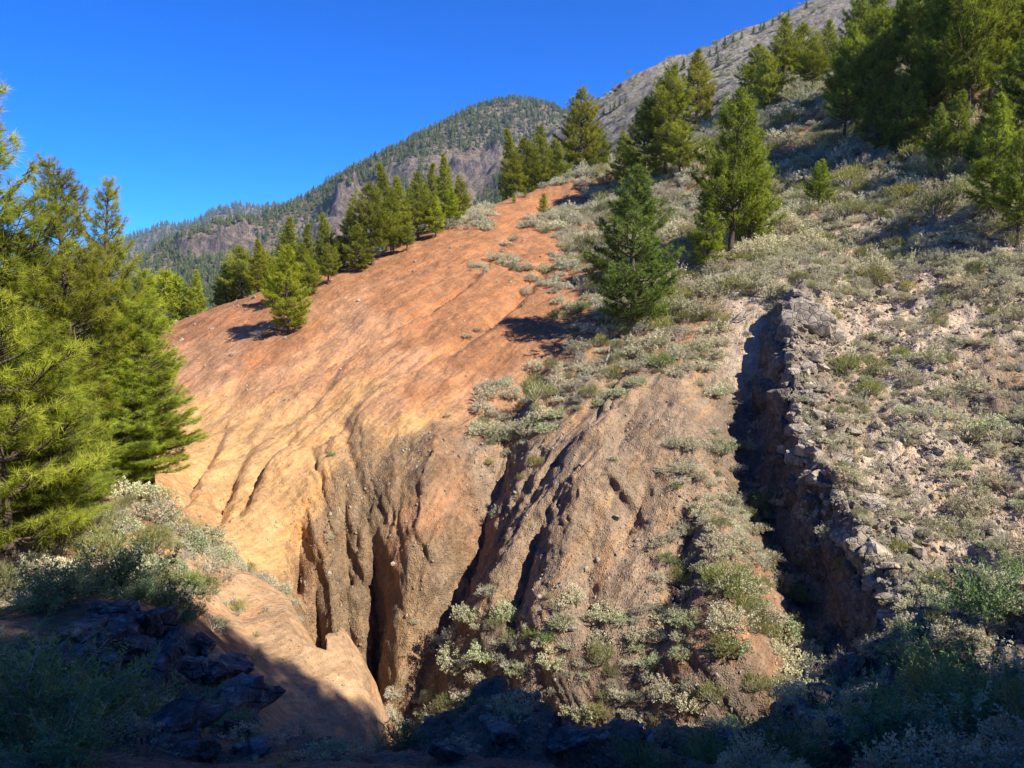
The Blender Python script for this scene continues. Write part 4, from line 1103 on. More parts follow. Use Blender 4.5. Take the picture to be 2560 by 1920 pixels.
LM = np.array([l[:2] for l in LANDMARKS], float)
NTH = ['closest', 'second closest', 'third closest', 'fourth closest', 'fifth closest', 'sixth closest', 'seventh closest', 'eighth closest', 'ninth closest', 'tenth closest', 'eleventh closest', 'twelfth closest', 'thirteenth closest', 'fourteenth closest', 'fifteenth closest', 'sixteenth closest']
def tell_apart(items, cat):
    """items: (object, description, u, v). Each gets a label by rank and side of its nearest landmark."""
    bins = {}
    for (o, desc, u, v) in items:
        d = np.hypot(LM[:, 0] - u, LM[:, 1] - v); k = int(np.argmin(d))
        du, dv = u - LM[k, 0], v - LM[k, 1]
        side = ('left of' if du < 0 else 'right of') if abs(du) > abs(dv) else ('above' if dv < 0 else 'below')
        bins.setdefault((desc, side, k), []).append((float(d[k]), o))
    for (desc, side, k), lst in bins.items():
        lst.sort(key=lambda t: t[0])
        for n, (_, o) in enumerate(lst):
            if n < len(NTH): lab = '%s, %s %s %s' % (desc, NTH[n], side, LANDMARKS[k][2])
            else: lab = '%s, farther out %s %s' % (desc, side, LANDMARKS[k][2])
            tag(o, lab, cat, '%ss %s %s' % (desc, side, LANDMARKS[k][2]))

# ------------------------------------------------------------------ rocks
def rock(kind, var, u, v, wpx, label, group, zs=1.0, Y=None, sink=0.25):
    p = base_at(u, v, Y); s = wpx / 2 / FPX * p[1] / 0.95
    o = link('rock', PROTO[kind][var % len(PROTO[kind])], None, p + np.array([0, 0, s * (0.45 - sink)]), (random.uniform(-.4, .4), random.uniform(-.4, .4), random.uniform(0, 6.28)), (s, s, s * zs))
    return tag(o, label, 'rock', group)
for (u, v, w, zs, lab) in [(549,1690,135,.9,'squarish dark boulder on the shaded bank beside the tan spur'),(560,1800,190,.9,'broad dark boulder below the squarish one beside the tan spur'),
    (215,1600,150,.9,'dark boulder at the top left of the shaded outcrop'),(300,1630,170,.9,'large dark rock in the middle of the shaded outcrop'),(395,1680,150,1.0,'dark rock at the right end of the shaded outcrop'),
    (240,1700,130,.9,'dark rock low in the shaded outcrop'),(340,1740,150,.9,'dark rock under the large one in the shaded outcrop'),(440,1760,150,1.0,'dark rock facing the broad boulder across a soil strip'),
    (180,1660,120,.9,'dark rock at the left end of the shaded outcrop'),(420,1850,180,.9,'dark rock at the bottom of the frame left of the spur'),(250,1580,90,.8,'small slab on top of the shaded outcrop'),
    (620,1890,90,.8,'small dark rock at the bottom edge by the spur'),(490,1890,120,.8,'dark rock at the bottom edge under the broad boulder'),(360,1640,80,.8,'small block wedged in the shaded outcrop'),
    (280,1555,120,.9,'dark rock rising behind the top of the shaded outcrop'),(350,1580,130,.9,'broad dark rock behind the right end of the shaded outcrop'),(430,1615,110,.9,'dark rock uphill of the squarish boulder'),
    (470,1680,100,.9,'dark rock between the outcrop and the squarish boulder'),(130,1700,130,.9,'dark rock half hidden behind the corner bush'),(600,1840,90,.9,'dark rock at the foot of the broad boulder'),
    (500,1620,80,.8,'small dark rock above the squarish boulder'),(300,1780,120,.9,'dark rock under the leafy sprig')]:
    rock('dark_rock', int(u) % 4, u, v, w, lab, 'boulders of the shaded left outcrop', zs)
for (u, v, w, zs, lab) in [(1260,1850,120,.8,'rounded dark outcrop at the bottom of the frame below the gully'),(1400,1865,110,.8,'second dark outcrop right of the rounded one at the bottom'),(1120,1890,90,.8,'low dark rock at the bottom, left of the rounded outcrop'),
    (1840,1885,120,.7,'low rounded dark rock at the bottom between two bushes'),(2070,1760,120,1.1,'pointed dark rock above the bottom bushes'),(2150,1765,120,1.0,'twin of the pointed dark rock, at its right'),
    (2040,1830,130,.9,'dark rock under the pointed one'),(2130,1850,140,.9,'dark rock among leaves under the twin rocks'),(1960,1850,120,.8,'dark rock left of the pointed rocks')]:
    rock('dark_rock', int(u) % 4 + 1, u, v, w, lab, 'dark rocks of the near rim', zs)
# the rock ridge: blocks along its crest and face
ridge_uv = np.array(RIDGE, float)
rg = np.random.default_rng(5)
arc = np.concatenate([[0], np.cumsum(np.hypot(*np.diff(ridge_uv, axis=0).T))])
blocks = []
for c in range(23):                                      # broken clusters of blocks along the crest
    s = arc[-1] * (c + rg.uniform(0.1, 0.9)) / 23
    big = rg.uniform(34, 84) * (0.85 + 0.35 * s / arc[-1]); tilt = rg.uniform(-.3, .3, 2)
    for q in range(rg.integers(3, 8)):
        s2 = s + rg.normal() * 22; u = np.interp(s2, arc, ridge_uv[:, 0]) + rg.normal() * 20 + 20 * (q % 3); v = max(735, np.interp(s2, arc, ridge_uv[:, 1]) + rg.normal() * 8)
        w = big * rg.uniform(0.3, 1.0) ** 1.3
        o = rock('ridge_rock', int(rg.integers(5)), u, v, w, None, None, rg.uniform(0.6, 1.1), None, 0.46)
        o.rotation_euler = (tilt[0] + rg.normal() * 0.12, tilt[1] + rg.normal() * 0.12, rg.choice([0, 1.57, 3.14]) + 0.5 + rg.normal() * 0.25)
        blocks.append((o, 'weathered ridge block', u, v))
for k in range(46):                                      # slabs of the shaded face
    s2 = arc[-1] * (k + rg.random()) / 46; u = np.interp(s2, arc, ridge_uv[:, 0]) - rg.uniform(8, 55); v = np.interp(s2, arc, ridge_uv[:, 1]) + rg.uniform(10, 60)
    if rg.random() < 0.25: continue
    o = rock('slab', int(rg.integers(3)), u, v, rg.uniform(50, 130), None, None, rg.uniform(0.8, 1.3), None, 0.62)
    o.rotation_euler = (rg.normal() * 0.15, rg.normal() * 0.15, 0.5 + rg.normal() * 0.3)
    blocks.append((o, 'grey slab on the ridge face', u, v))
for k in range(60):                                      # outcrops just right of the crest
    v = rg.uniform(780, 1560); u = np.interp(v, ridge_uv[:, 1], ridge_uv[:, 0]) + abs(rg.normal()) * 60 + 10
    o = rock('ridge_rock', int(rg.integers(5)), u, v, np.exp(rg.normal() * 0.45) * 42, None, None, rg.uniform(0.5, 0.8), None, 0.5)
    blocks.append((o, 'brown rock on the ridge flank', u, v))
for k in range(110):
    v = rg.uniform(700, 1560); u = rg.uniform(np.interp(v, ridge_uv[:, 1], ridge_uv[:, 0]) + 30, 2550)
    o = rock('ridge_rock', k, u, v, np.exp(rg.normal() * 0.4) * 17 * (0.7 + 0.6 * (v - 700) / 800), None, None, 0.7, None, 0.35)
    blocks.append((o, 'loose brown stone', u, v))
tell_apart(blocks, 'rock')

# ------------------------------------------------------------------ shrubs
def shrub(kind, var, u, v, wpx, label, group, zs=1.0, color=(1, 1, 1), Y=None, name=None):
    p = base_at(u, v, Y); s = wpx / 2 / FPX * math.hypot(p[0], p[1])
    nm = name or dict(grey='cushion_shrub', broom='broom_shrub', twig='twig_shrub', grass='grass_tuft', feather='feathery_shrub')[kind]
    me = PROTO[kind][var % len(PROTO[kind])]; whole = kind == 'grass' or wpx < 60
    o = link(nm, me if whole else None, None, p, (0, 0, random.uniform(0, 6.28)), (s, s, s * zs))
    o.color = (*color, 1)
    if not whole:
        fo, st = halves(me)
        link('foliage', fo, o).color = (*color, 1); link('stems', st, o)
    return tag(o, label, 'shrub' if kind != 'grass' else 'grass tuft', group)
LILAC = (1.0, 0.93, 0.92); SAGE = (0.80, 0.92, 0.72); YEL = (1.25, 1.15, 0.6)
for (kind, u, v, w, zs, c, lab) in [
    ('grey',1262,612,44,.9,LILAC,'grey shrub alone high on the open red slope'),('grey',1285,600,36,.9,LILAC,'smaller grey shrub touching the lone one on the red slope'),
    ('grey',1168,842,40,.8,LILAC,'dry grey shrub alone in the middle of the red slope'),('grey',1192,826,34,.8,LILAC,'small grey shrub behind the dry one mid-slope'),
    ('grey',1268,690,14,.9,LILAC,'tiny grey shrub dot on the red slope below the lone shrub'),('grey',1392,537,12,1,LILAC,'tiny round shrub right of the lone sapling'),
    ('twig',652,845,60,.8,LILAC,'bare twiggy shrub at the foot of the bright front pine'),('twig',580,890,44,.5,LILAC,'flat dry brush left of the bright front pine'),
    ('grey',1330,700,60,.9,LILAC,'grey shrub at the lower left of the cluster on the red slope edge'),('grey',1312,735,50,.9,LILAC,'lowest grey shrub of the cluster on the red slope edge'),
    ('grey',1368,680,66,.9,SAGE,'sage-coloured shrub at the top of the cluster on the red slope edge'),('grey',1400,668,50,.9,SAGE,'right shrub of the cluster on the red slope edge'),
    ('grey',1430,630,64,.9,LILAC,'grey shrub in front of the dark shadow by the blue-green pine'),('broom',1392,800,66,.9,SAGE,'round grey-green bush left of the blue-green pine'),
    ('broom',1452,778,60,.8,SAGE,'second round bush left of the blue-green pine'),('grey',1440,820,60,.7,LILAC,'grey shrub under the two round bushes'),
    ('grey',830,1095,16,1,LILAC,'tiny shrub on the ochre ribs, the right one of two'),('grey',682,1096,12,1,LILAC,'tiny shrub on the ochre ribs, the left one of two'),
    ('broom',828,1140,26,.9,(.8,1.1,.7),'small green plant in the sandy hollow above the slot'),('grey',1118,1040,26,.6,LILAC,'little grey plant at the left of the brown crack'),
    ('broom',1340,1165,54,1.1,YEL,'yellow-green bush at the head of the dark gully'),('broom',1300,1200,30,1,YEL,'small yellow-green plant below the bush of the gully head'),
    ('grey',1245,1290,54,1,(.8,.9,.9),'bluish shrub inside the dark gully'),('broom',1222,1160,32,1,YEL,'green plant on the left lip of the gully'),
    ('grey',1365,1080,70,.9,SAGE,'large pale shrub above the gully head'),('grey',1390,1040,70,1,SAGE,'pale shrub behind the large one above the gully head'),
    ('grey',1340,1060,60,1,SAGE,'pale shrub left of the large one above the gully head'),('twig',1460,910,90,1,SAGE,'feathery grey bush under the blue-green pine'),
    ('grey',1500,1010,64,.9,SAGE,'pale shrub at the top left rim of the bare brown spur'),('grey',1545,985,70,.9,SAGE,'pale shrub on the upper rim of the bare brown spur'),
    ('grey',1590,960,70,1,SAGE,'pale upright shrub at the top of the bare brown spur'),('broom',1650,915,84,.9,SAGE,'dark round bush above the bare brown spur'),
    ('grey',1785,985,84,1.1,(.95,1,.95),'silvery shrub at the right edge of the bare brown spur'),('grey',1795,1130,110,.8,SAGE,'wide sage shrub lying by the dark hollow'),
    ('grey',1745,1195,60,.9,LILAC,'grey shrub below the wide sage one'),('grey',1535,1148,36,.6,(1.1,1.1,1),'white tuft on the face of the bare brown spur'),
    ('grey',1510,1185,24,.7,LILAC,'small grey tuft below the white one on the spur'),('twig',1790,1270,60,.8,LILAC,'grey twiggy shrub right of the spur face'),
    ('broom',1690,1220,40,.8,SAGE,'low plant in the crack right of the spur face'),('broom',1670,1405,70,.7,SAGE,'low green-grey bush beside the small dark crack'),
    ('broom',1810,1480,170,.9,(.95,1,.75),'largest green broom, spreading low on the brown slope'),('broom',1870,1540,120,.8,(.95,1,.75),'broom spreading right of the largest one'),
    ('grey',1960,1580,120,.9,SAGE,'pale sage shrub right of the brooms'),('grey',1990,1490,80,.9,SAGE,'pale shrub above the sage one by the hollow'),
    ('grey',1720,1560,100,1,SAGE,'pale shrub left under the largest broom'),('grey',1830,1620,120,.8,SAGE,'wide pale shrub below the largest broom'),
    ('grey',1700,1640,80,.9,SAGE,'pale shrub at the lower left of the broom group'),('twig',1800,1690,80,.8,LILAC,'dry fan-shaped shrub at the edge of the shade'),
    ('grey',1260,1540,90,1.3,SAGE,'pale upright shrub on the nose left of the dark cleft'),('grey',1210,1640,110,1,SAGE,'pale bushy shrub under the upright one'),
    ('grey',1290,1680,80,1,SAGE,'pale shrub at the right of the bushy one by the shade'),('feather',1365,1605,80,1,(1.1,1.25,.8),'fresh green bush at the foot of the brown face'),
    ('grey',1400,1565,80,1.1,SAGE,'pale shrub touching the fresh green bush'),('grey',1560,1550,44,1,SAGE,'small pale shrub at the foot of the brown face'),
    ('grey',1590,1620,60,1,SAGE,'pale shrub between the face and the dark pit'),('grey',1640,1660,60,1.3,SAGE,'upright pale shrub on the lip of the dark pit'),
    ('grass',870,1320,46,1.3,(1,1,.8),'long tuft of grass hanging in the crack of the ribs'),('grass',850,1400,46,1.3,(1,1,.8),'grass tuft below the long one in the crack'),
    ('grass',1272,1350,40,1.3,(1,1,.85),'dry grass tuft on the brown wall'),('grass',905,1390,36,1.2,(1,1,.85),'dry grass tuft on the second rib'),
    ('twig',2050,1400,130,.8,(.9,1,.85),'half-bare bush leaning out of the dark hollow'),('feather',1905,1280,110,1.2,(1,1,.8),'leaning green shrub with pale stem over the hollow'),
    ('broom',2268,730,40,1.2,YEL,'small upright yellow-green bush on the dry slope'),('broom',2120,930,90,1,(1,1.05,.7),'green broom on the flank right of the ridge'),
    ('broom',2170,985,80,.9,(1,1.05,.7),'second green broom below it on the flank'),('twig',2330,1060,150,.8,SAGE,'wide grey-green twiggy bush on the dry slope'),
    ('twig',2500,1110,170,.9,SAGE,'dark twiggy bush at the right edge of the dry slope'),('twig',2110,1060,110,.7,LILAC,'bare lilac-grey brush on the ridge flank'),
    ('twig',2380,1500,180,1,SAGE,'pale wispy bush low on the dry slope'),('feather',2550,1450,150,.9,(1.05,1.05,.85),'green bush cut by the right edge above the shade'),
    # left bank
    ('grey',350,1420,120,1.0,SAGE,'rounded pale bush in the middle of the left bank'),('grey',430,1430,100,1.0,SAGE,'pale bush right of the rounded one on the left bank'),
    ('grey',200,1450,110,1.1,SAGE,'pale bush near the left trunks'),('broom',480,1545,80,1,(.95,1.05,.8),'straw-green bush on the shade line of the left bank'),
    ('grey',300,1490,100,.9,SAGE,'pale bush just above the shaded outcrop'),('grass',560,1560,70,1,(1,1,.85),'grass tuft where the bank meets the tan spur'),
    ('twig',440,1500,120,.9,SAGE,'open twiggy bush on the left bank above the boulders'),('grass',520,1500,60,1,(1,1,.85),'dry grass tuft on the left bank edge'),
    ('grey',300,1330,110,1.0,SAGE,'pale bush under the left bank pines'),('twig',390,1270,150,.9,SAGE,'feathery grey-green bush at the right of the left bank pines'),
    ('grey',250,1360,100,1.0,SAGE,'pale bush left of the feathery one under the pines'),('grey',470,1370,120,.9,SAGE,'wide grey-green bush beside the ochre slope'),
    ('grey',540,1400,110,.7,SAGE,'drooping grey bush at the edge of the left bank'),('broom',400,1480,110,1.1,(1.1,1.1,.8),'wispy straw-green bush on the left bank'),
    ('broom',480,1480,80,1.2,(.95,1.1,.75),'slender green shrub on the edge of the left bank'),('twig',590,1510,90,.5,LILAC,'dry grey brush on the tan soil'),
    ('twig',660,1530,60,.6,LILAC,'small dry shrub casting shade on the tan spur'),('grass',640,1590,60,1,(.95,1,.8),'grass tuft on the tan spur beside the boulder'),
    ('twig',640,1650,80,.9,(1,1,.7),'yellowish twiggy plant beside the squarish boulder'),('grass',700,1912,90,1,(.9,1.15,.7),'green grass tuft at the bottom edge on the shaded spur'),('grass',640,1905,70,1,(.9,1.1,.7),'smaller green grass tuft left of it at the bottom edge'),
    ('twig',330,1420,90,.9,LILAC,'dry thorny bush at the shade edge under the pines')]:
    shrub(kind, int(u + v), u, v, w, lab, None, zs, c)

# near bushes in the shade along the bottom of the frame
for (u, v, w, zs, Y, c, lab) in [
    (70,1830,420,1,6.6,(.9,1,.9),'feathery dark green bush in the bottom left corner'),(240,1890,380,1,7.0,(.9,1.05,.9),'feathery bush at the bottom, second from the left corner'),
    (60,1640,300,1,9.5,(.8,.95,.85),'shaded bush above the bottom left corner'),(150,1540,240,1,13.5,(.8,.95,.85),'shaded green bush at the foot of the left trunks'),
    (290,1500,260,1,15,(.75,.9,.8),'dark bush on the shade edge above the outcrop'),(420,1560,170,1,15,(.8,.95,.8),'shaded bush behind the outcrop'),
    (350,1545,150,1,14.5,(.8,.95,.85),'shaded bush behind the outcrop rocks'),(460,1580,110,1,14.6,(.85,1,.85),'small shaded bush uphill of the squarish boulder'),
    (300,1690,170,1.1,9.5,(.9,1.05,.85),'leafy sprig in front of the dark outcrop'),(160,1915,330,.9,5.4,(.85,1,.9),'low bush at the very bottom near the left corner'),(430,1915,260,.8,7.5,(.85,1,.88),'low bush at the very bottom below the dark rocks'),(590,1915,160,.8,9.0,(.9,1.05,.85),'small bush at the very bottom by the spur'),
    (1010,1890,150,1.2,9.0,(.9,1.0,.9),'thin green sprigs at the bottom beside the black slot'),
    (1180,1850,150,.8,9.6,(.95,1,1),'grey-green bush on the dark rim left of the outcrop'),(1600,1920,190,.9,7.8,(.95,1.1,.8),'bright small bush at the bottom edge under the dark pit'),
    (1760,1910,220,.9,8.0,(.95,1.1,.8),'leafy bush at the bottom edge right of the dark pit'),(1960,1910,260,.9,8.0,(.95,1.1,.8),'leafy bush at the bottom edge under the pointed rocks'),
    (2180,1880,300,1,8.0,(.9,1.05,.85),'dense bush at the bottom right of the pointed rocks'),(2330,1780,300,1,9.5,(.85,1,.9),'dense bush in the bottom right shade, middle one'),
    (2480,1850,380,1,7.5,(.85,1,.9),'dense bush in the bottom right corner'),(2330,1730,130,1,12,(.8,.95,.9),'shaded bush right below the foot of the rock ridge'),
    (2450,1690,280,1,10.5,(.85,1,.9),'shaded bush at the right edge above the corner bush'),(2540,1600,200,1,13,(.85,1,.85),'bush at the right edge where the shade begins'),
    (1960,1700,150,1,16,(.8,.95,.9),'shaded bush at the mouth of the hollow'),(2020,1690,110,1,16.5,(1,1,1.05),'grey shaded shrub at the mouth of the hollow'),
    (1850,1700,150,.9,17.5,(.8,1,.85),'shaded bush left of the mouth of the hollow')]:
    shrub('feather', int(u), u, v, w, lab, 'bushes in the near shade', zs, c, Y)

# ------------------------------------------------------------------ scrub cover: density known at measured spots
# photo column, row, cover 0..1, share of broom, share of dry twigs, size in metres
COVER = [
 (1400,500,0,0,0,0.4),(1200,600,0,0,0,0.4),(1000,720,0,0,0,0.4),(850,850,0,0,0,0.4),(600,950,0,0,0,0.3),(950,950,0,0,0,0.3),(1150,900,0,0,0,0.3),(1250,800,0,0,0,0.4),(700,1150,0,0,0,0.3),(500,1100,0,0,0,0.3),
 (900,1150,0,0,0,0.3),(1000,1250,0.02,0,0,0.25),(1100,1300,0.02,0,0,0.25),(1350,600,0,0,0,0.4),(1340,680,0.1,0.2,0.2,0.4),(560,820,0.02,0,0,0.3),(640,760,0.02,0,0,0.3),(880,1350,0.15,0.1,0.4,0.2),(800,1250,0,0,0,0.2),(640,1300,0,0,0,0.2),
 (1200,500,0.25,0.2,0.1,0.5),(1180,548,0.35,0.2,0.1,0.5),(1100,600,0,0,0,0.4),(1150,600,0,0,0,0.4),(1050,640,0,0,0,0.4),(1250,540,0,0,0,0.4),(950,690,0,0,0,0.3),(1320,520,0,0,0,0.3),(1300,760,0,0,0,0.3),(1350,820,0,0,0,0.3),(1500,460,0.25,0.2,0.1,0.6),(1470,560,0.8,0.3,0.1,0.6),(1440,600,0.7,0.2,0.1,0.6),(1480,530,0.9,0.4,0.1,0.6),(1560,560,0.5,0.3,0.2,0.6),(1650,560,0.7,0.2,0.2,0.6),(1700,480,0.6,0.2,0.2,0.6),
 (1420,700,0.25,0.2,0.3,0.5),(1500,640,0.5,0.2,0.2,0.6),(1650,680,0.9,0.2,0.2,0.6),(1720,750,0.95,0.2,0.2,0.6),(1600,880,0.6,0.3,0.3,0.55),(1500,880,0.35,0.3,0.3,0.5),(1700,850,0.95,0.2,0.3,0.6),(1400,980,0.5,0.3,0.3,0.5),
 (1850,720,1,0.2,0.1,0.6),(1950,640,1,0.15,0.1,0.6),(2050,600,1,0.2,0.1,0.65),(2000,450,0.9,0.3,0.1,0.7),(1900,350,0.9,0.3,0.1,0.8),(1800,280,0.6,0.3,0.1,0.7),(2150,520,1,0.3,0.1,0.7),(2250,430,0.9,0.4,0.1,0.8),(2300,560,1,0.3,0.1,0.7),(2420,620,1,0.2,0.1,0.6),
 (2000,270,0.8,0.3,0.1,0.8),(2130,330,0.7,0.3,0.2,0.8),(2400,380,0.5,0.3,0.2,0.8),(2500,450,0.7,0.3,0.1,0.8),(2250,650,1,0.2,0.1,0.6),(2120,720,0.8,0.2,0.2,0.5),(2350,720,0.85,0.2,0.3,0.5),(2500,720,0.85,0.2,0.3,0.5),
 (2100,850,0.57,0.11,0.5,0.35),(2300,850,0.77,0.06,0.5,0.4),(2500,900,0.67,0.06,0.5,0.4),(2200,1000,0.72,0.06,0.5,0.35),(2400,1050,0.77,0.04,0.6,0.4),(2150,1200,0.67,0.06,0.5,0.3),(2300,1250,0.82,0.04,0.5,0.35),(2450,1250,0.82,0.04,0.5,0.35),(2300,1450,0.82,0.04,0.6,0.3),(2450,1450,0.72,0.04,0.6,0.3),
 (1600,1000,0,0.1,0.2,0.3),(1650,980,0,0,0,0.3),(1680,1040,0,0.1,0.1,0.3),(1640,1120,0,0.1,0.1,0.2),(1600,1060,0,0,0,0.2),(1500,1050,0,0,0,0.2),(1430,1130,0,0,0,0.2),(1560,1180,0,0,0,0.2),(1640,1280,0.02,0.1,0.1,0.2),(1560,1420,0,0,0,0.2),(1450,1450,0,0,0,0.2),(1340,1480,0,0,0,0.2),(1420,1300,0,0,0,0.2),(1330,1260,0.02,0,0,0.2),(1600,1480,0.02,0,0,0.2),(1220,1330,0.03,0,0,0.2),(1500,1100,0.02,0.1,0.2,0.2),(1400,1200,0.06,0.1,0.2,0.2),(1600,1200,0.05,0.2,0.2,0.25),(1500,1350,0.04,0.2,0.2,0.2),(1350,1350,0.06,0.2,0.2,0.2),(1700,1150,0.25,0.2,0.2,0.35),(1800,1250,0.45,0.2,0.3,0.35),(1850,1400,0.6,0.3,0.2,0.4),
 (1750,1450,0.5,0.3,0.2,0.4),(1900,1500,0.7,0.3,0.2,0.4),(1650,1550,0.5,0.2,0.3,0.35),(1500,1560,0.25,0.2,0.3,0.3),(1350,1560,0.35,0.2,0.3,0.3),(1200,1560,0.4,0.2,0.2,0.35),(1250,1660,0.7,0.2,0.2,0.4),(1450,1640,0.5,0.2,0.2,0.35),(1600,1700,0.3,0.2,0.2,0.3),(1750,1660,0.3,0.2,0.2,0.35),
 (1880,950,0.15,0.3,0.2,0.3),(1920,1150,0.15,0.4,0.2,0.3),(2000,1350,0.12,0.4,0.2,0.3),(1970,880,0.3,0.15,0.5,0.25),(1985,1050,0.35,0.15,0.5,0.25),(2015,1190,0.35,0.15,0.5,0.25),(2090,1310,0.35,0.15,0.5,0.25),(2030,900,0.4,0.1,0.5,0.28),(2060,1080,0.45,0.1,0.5,0.28),(2080,1550,0.3,0.3,0.2,0.3),(1120,1500,0.05,0.1,0.1,0.2),
 (350,1280,0.5,0.3,0.4,0.45),(450,1350,0.5,0.3,0.4,0.4),(500,1450,0.35,0.3,0.4,0.35),(550,1480,0.1,0.2,0.6,0.3),(250,1250,0.4,0.3,0.3,0.5),(100,1350,0.5,0.4,0.2,0.5),(650,1480,0.02,0,0.6,0.2),(800,1650,0,0,0,0.2),(700,1750,0,0,0,0.2),(900,1800,0,0,0,0.2),(620,1600,0.06,0.1,0.6,0.2),
 (250,1550,0.2,0.1,0.5,0.3),(400,1600,0.08,0.1,0.5,0.25),(500,1750,0.05,0.1,0.5,0.25),(200,1750,0.12,0.1,0.5,0.25),(300,1850,0.1,0.1,0.5,0.25),(1200,1850,0.12,0.1,0.5,0.2),(1450,1850,0.08,0.1,0.5,0.2),(1850,1850,0.12,0.1,0.5,0.2),(2100,1800,0.15,0.1,0.5,0.25),(2300,1780,0.3,0.1,0.5,0.3),(2450,1700,0.35,0.1,0.5,0.3),(2400,1620,0.3,0.1,0.5,0.25)]
cp, _ = look(Z, [c[0] for c in COVER], [c[1] for c in COVER])
CV = np.array([c[2:] for c in COVER])
n_c = 90000
rr_ = np.sqrt(RNG.uniform(7.0 ** 2, 98.0 ** 2, n_c)); tt_ = RNG.uniform(R(-36), R(37.5), n_c)
extra = 26000                                             # closer in, more candidates per square metre
rr_ = np.concatenate([rr_, np.sqrt(RNG.uniform(7.0 ** 2, 36.0 ** 2, extra))]); tt_ = np.concatenate([tt_, RNG.uniform(R(-36), R(37.5), extra)])
cx, cy = rr_ * np.sin(tt_), rr_ * np.cos(tt_)
wsum = np.zeros(len(cx)); val = np.zeros((len(cx), 4))
for k in range(len(cp)):
    sc = (0.3 + np.hypot(cp[k, 0], cp[k, 1]) / 30) ** 2
    w = 1.0 / ((((cx - cp[k, 0]) ** 2 + (cy - cp[k, 1]) ** 2) / sc) ** 2 + 0.05)
    wsum += w; val += w[:, None] * CV[k]
val /= wsum[:, None]
clump = fbm(cx * 0.35, cy * 0.35, 123, 3)
cz = ground(cx, cy)
keep = (RNG.random(len(cx)) < sstep(0.04, 0.9, val[:, 0] + 0.25 * clump * (val[:, 0] > 0.06))) & (val[:, 0] > 0.03)
# seen from the camera (or nearly so)?
hor = np.maximum.accumulate(np.where(RR[None] > 4, Z / RR[None], -9), axis=1)
ii = np.clip(np.searchsorted(TH, tt_) - 1, 0, len(TH) - 2); jj = np.clip(np.searchsorted(RR, rr_) - 2, 0, len(RR) - 1)
keep &= (cz + 0.9) / rr_ > hor[ii, jj]
cand = np.nonzero(keep)[0]
RNG.shuffle(cand)
# spacing: no two plants closer than a share of their size
cell = {}; chosen = []
size = 1.12 * val[:, 3] * np.exp(np.clip(RNG.normal(size=len(cx)) * 0.42, -0.8, 0.5))
for i in cand:
    r = size[i] * np.where(val[i, 0] > 0.7, 0.74, 0.9); kx, ky = int(cx[i] // 1.0), int(cy[i] // 1.0); ok = True
    for dx in (-1, 0, 1):
        for dy in (-1, 0, 1):
            for j in cell.get((kx + dx, ky + dy), ()):
                if (cx[i] - cx[j]) ** 2 + (cy[i] - cy[j]) ** 2 < (0.5 * (r + size[j])) ** 2: ok = False; break
            if not ok: break
        if not ok: break
    if ok:
        chosen.append(i); cell.setdefault((kx, ky), []).append(i)
chosen = np.array(chosen)
rnd = RNG.random(len(chosen))
kinds = np.where(rnd < val[chosen, 1], 1, np.where(rnd < val[chosen, 1] + val[chosen, 2], 2, 0))
grassy = (RNG.random(len(chosen)) < np.where(cx[chosen] > 8.5, 0.38, 0.14)) & (rr_[chosen] < 40); kinds[grassy] = 3
print('scrub plants', len(chosen), np.bincount(kinds))

def instancer(name, P, rot, scl, protos, colors=None):
    """One object that repeats small meshes on many points (for what nobody could count)."""
    src = bpy.data.collections.new(name + '_source')
    for k, m in enumerate(protos):
        so = bpy.data.objects.new(name + '_source', m); src.objects.link(so)
        if colors: so.color = (*colors[k % len(colors)], 1)
    me = bpy.data.meshes.new(name); me.vertices.add(len(P)); me.vertices.foreach_set('co', np.asarray(P, np.float32).ravel())
    a = me.attributes.new('turn', 'FLOAT_VECTOR', 'POINT'); a.data.foreach_set('vector', np.asarray(rot, np.float32).ravel())
    a = me.attributes.new('size', 'FLOAT_VECTOR', 'POINT'); a.data.foreach_set('vector', np.asarray(scl, np.float32).ravel())
    o = link(name, me)
    ng = bpy.data.node_groups.new(name, 'GeometryNodeTree')
    ng.interface.new_socket('Geometry', in_out='INPUT', socket_type='NodeSocketGeometry'); ng.interface.new_socket('Geometry', in_out='OUTPUT', socket_type='NodeSocketGeometry')
    N = ng.nodes; gi = N.new('NodeGroupInput'); go = N.new('NodeGroupOutput'); ip = N.new('GeometryNodeInstanceOnPoints'); ci = N.new('GeometryNodeCollectionInfo')
    ci.inputs['Collection'].default_value = src; ci.inputs['Separate Children'].default_value = True; ci.inputs['Reset Children'].default_value = True
    at_ = N.new('GeometryNodeInputNamedAttribute'); at_.data_type = 'FLOAT_VECTOR'; at_.inputs['Name'].default_value = 'turn'
    as_ = N.new('GeometryNodeInputNamedAttribute'); as_.data_type = 'FLOAT_VECTOR'; as_.inputs['Name'].default_value = 'size'
    ip.inputs['Pick Instance'].default_value = True
    ng.links.new(gi.outputs[0], ip.inputs['Points']); ng.links.new(ci.outputs[0], ip.inputs['Instance'])
    ng.links.new(at_.outputs[0], ip.inputs['Rotation']); ng.links.new(as_.outputs[0], ip.inputs['Scale']); ng.links.new(ip.outputs[0], go.inputs[0])
    md = o.modifiers.new('scatter', 'NODES'); md.node_group = ng
    return o

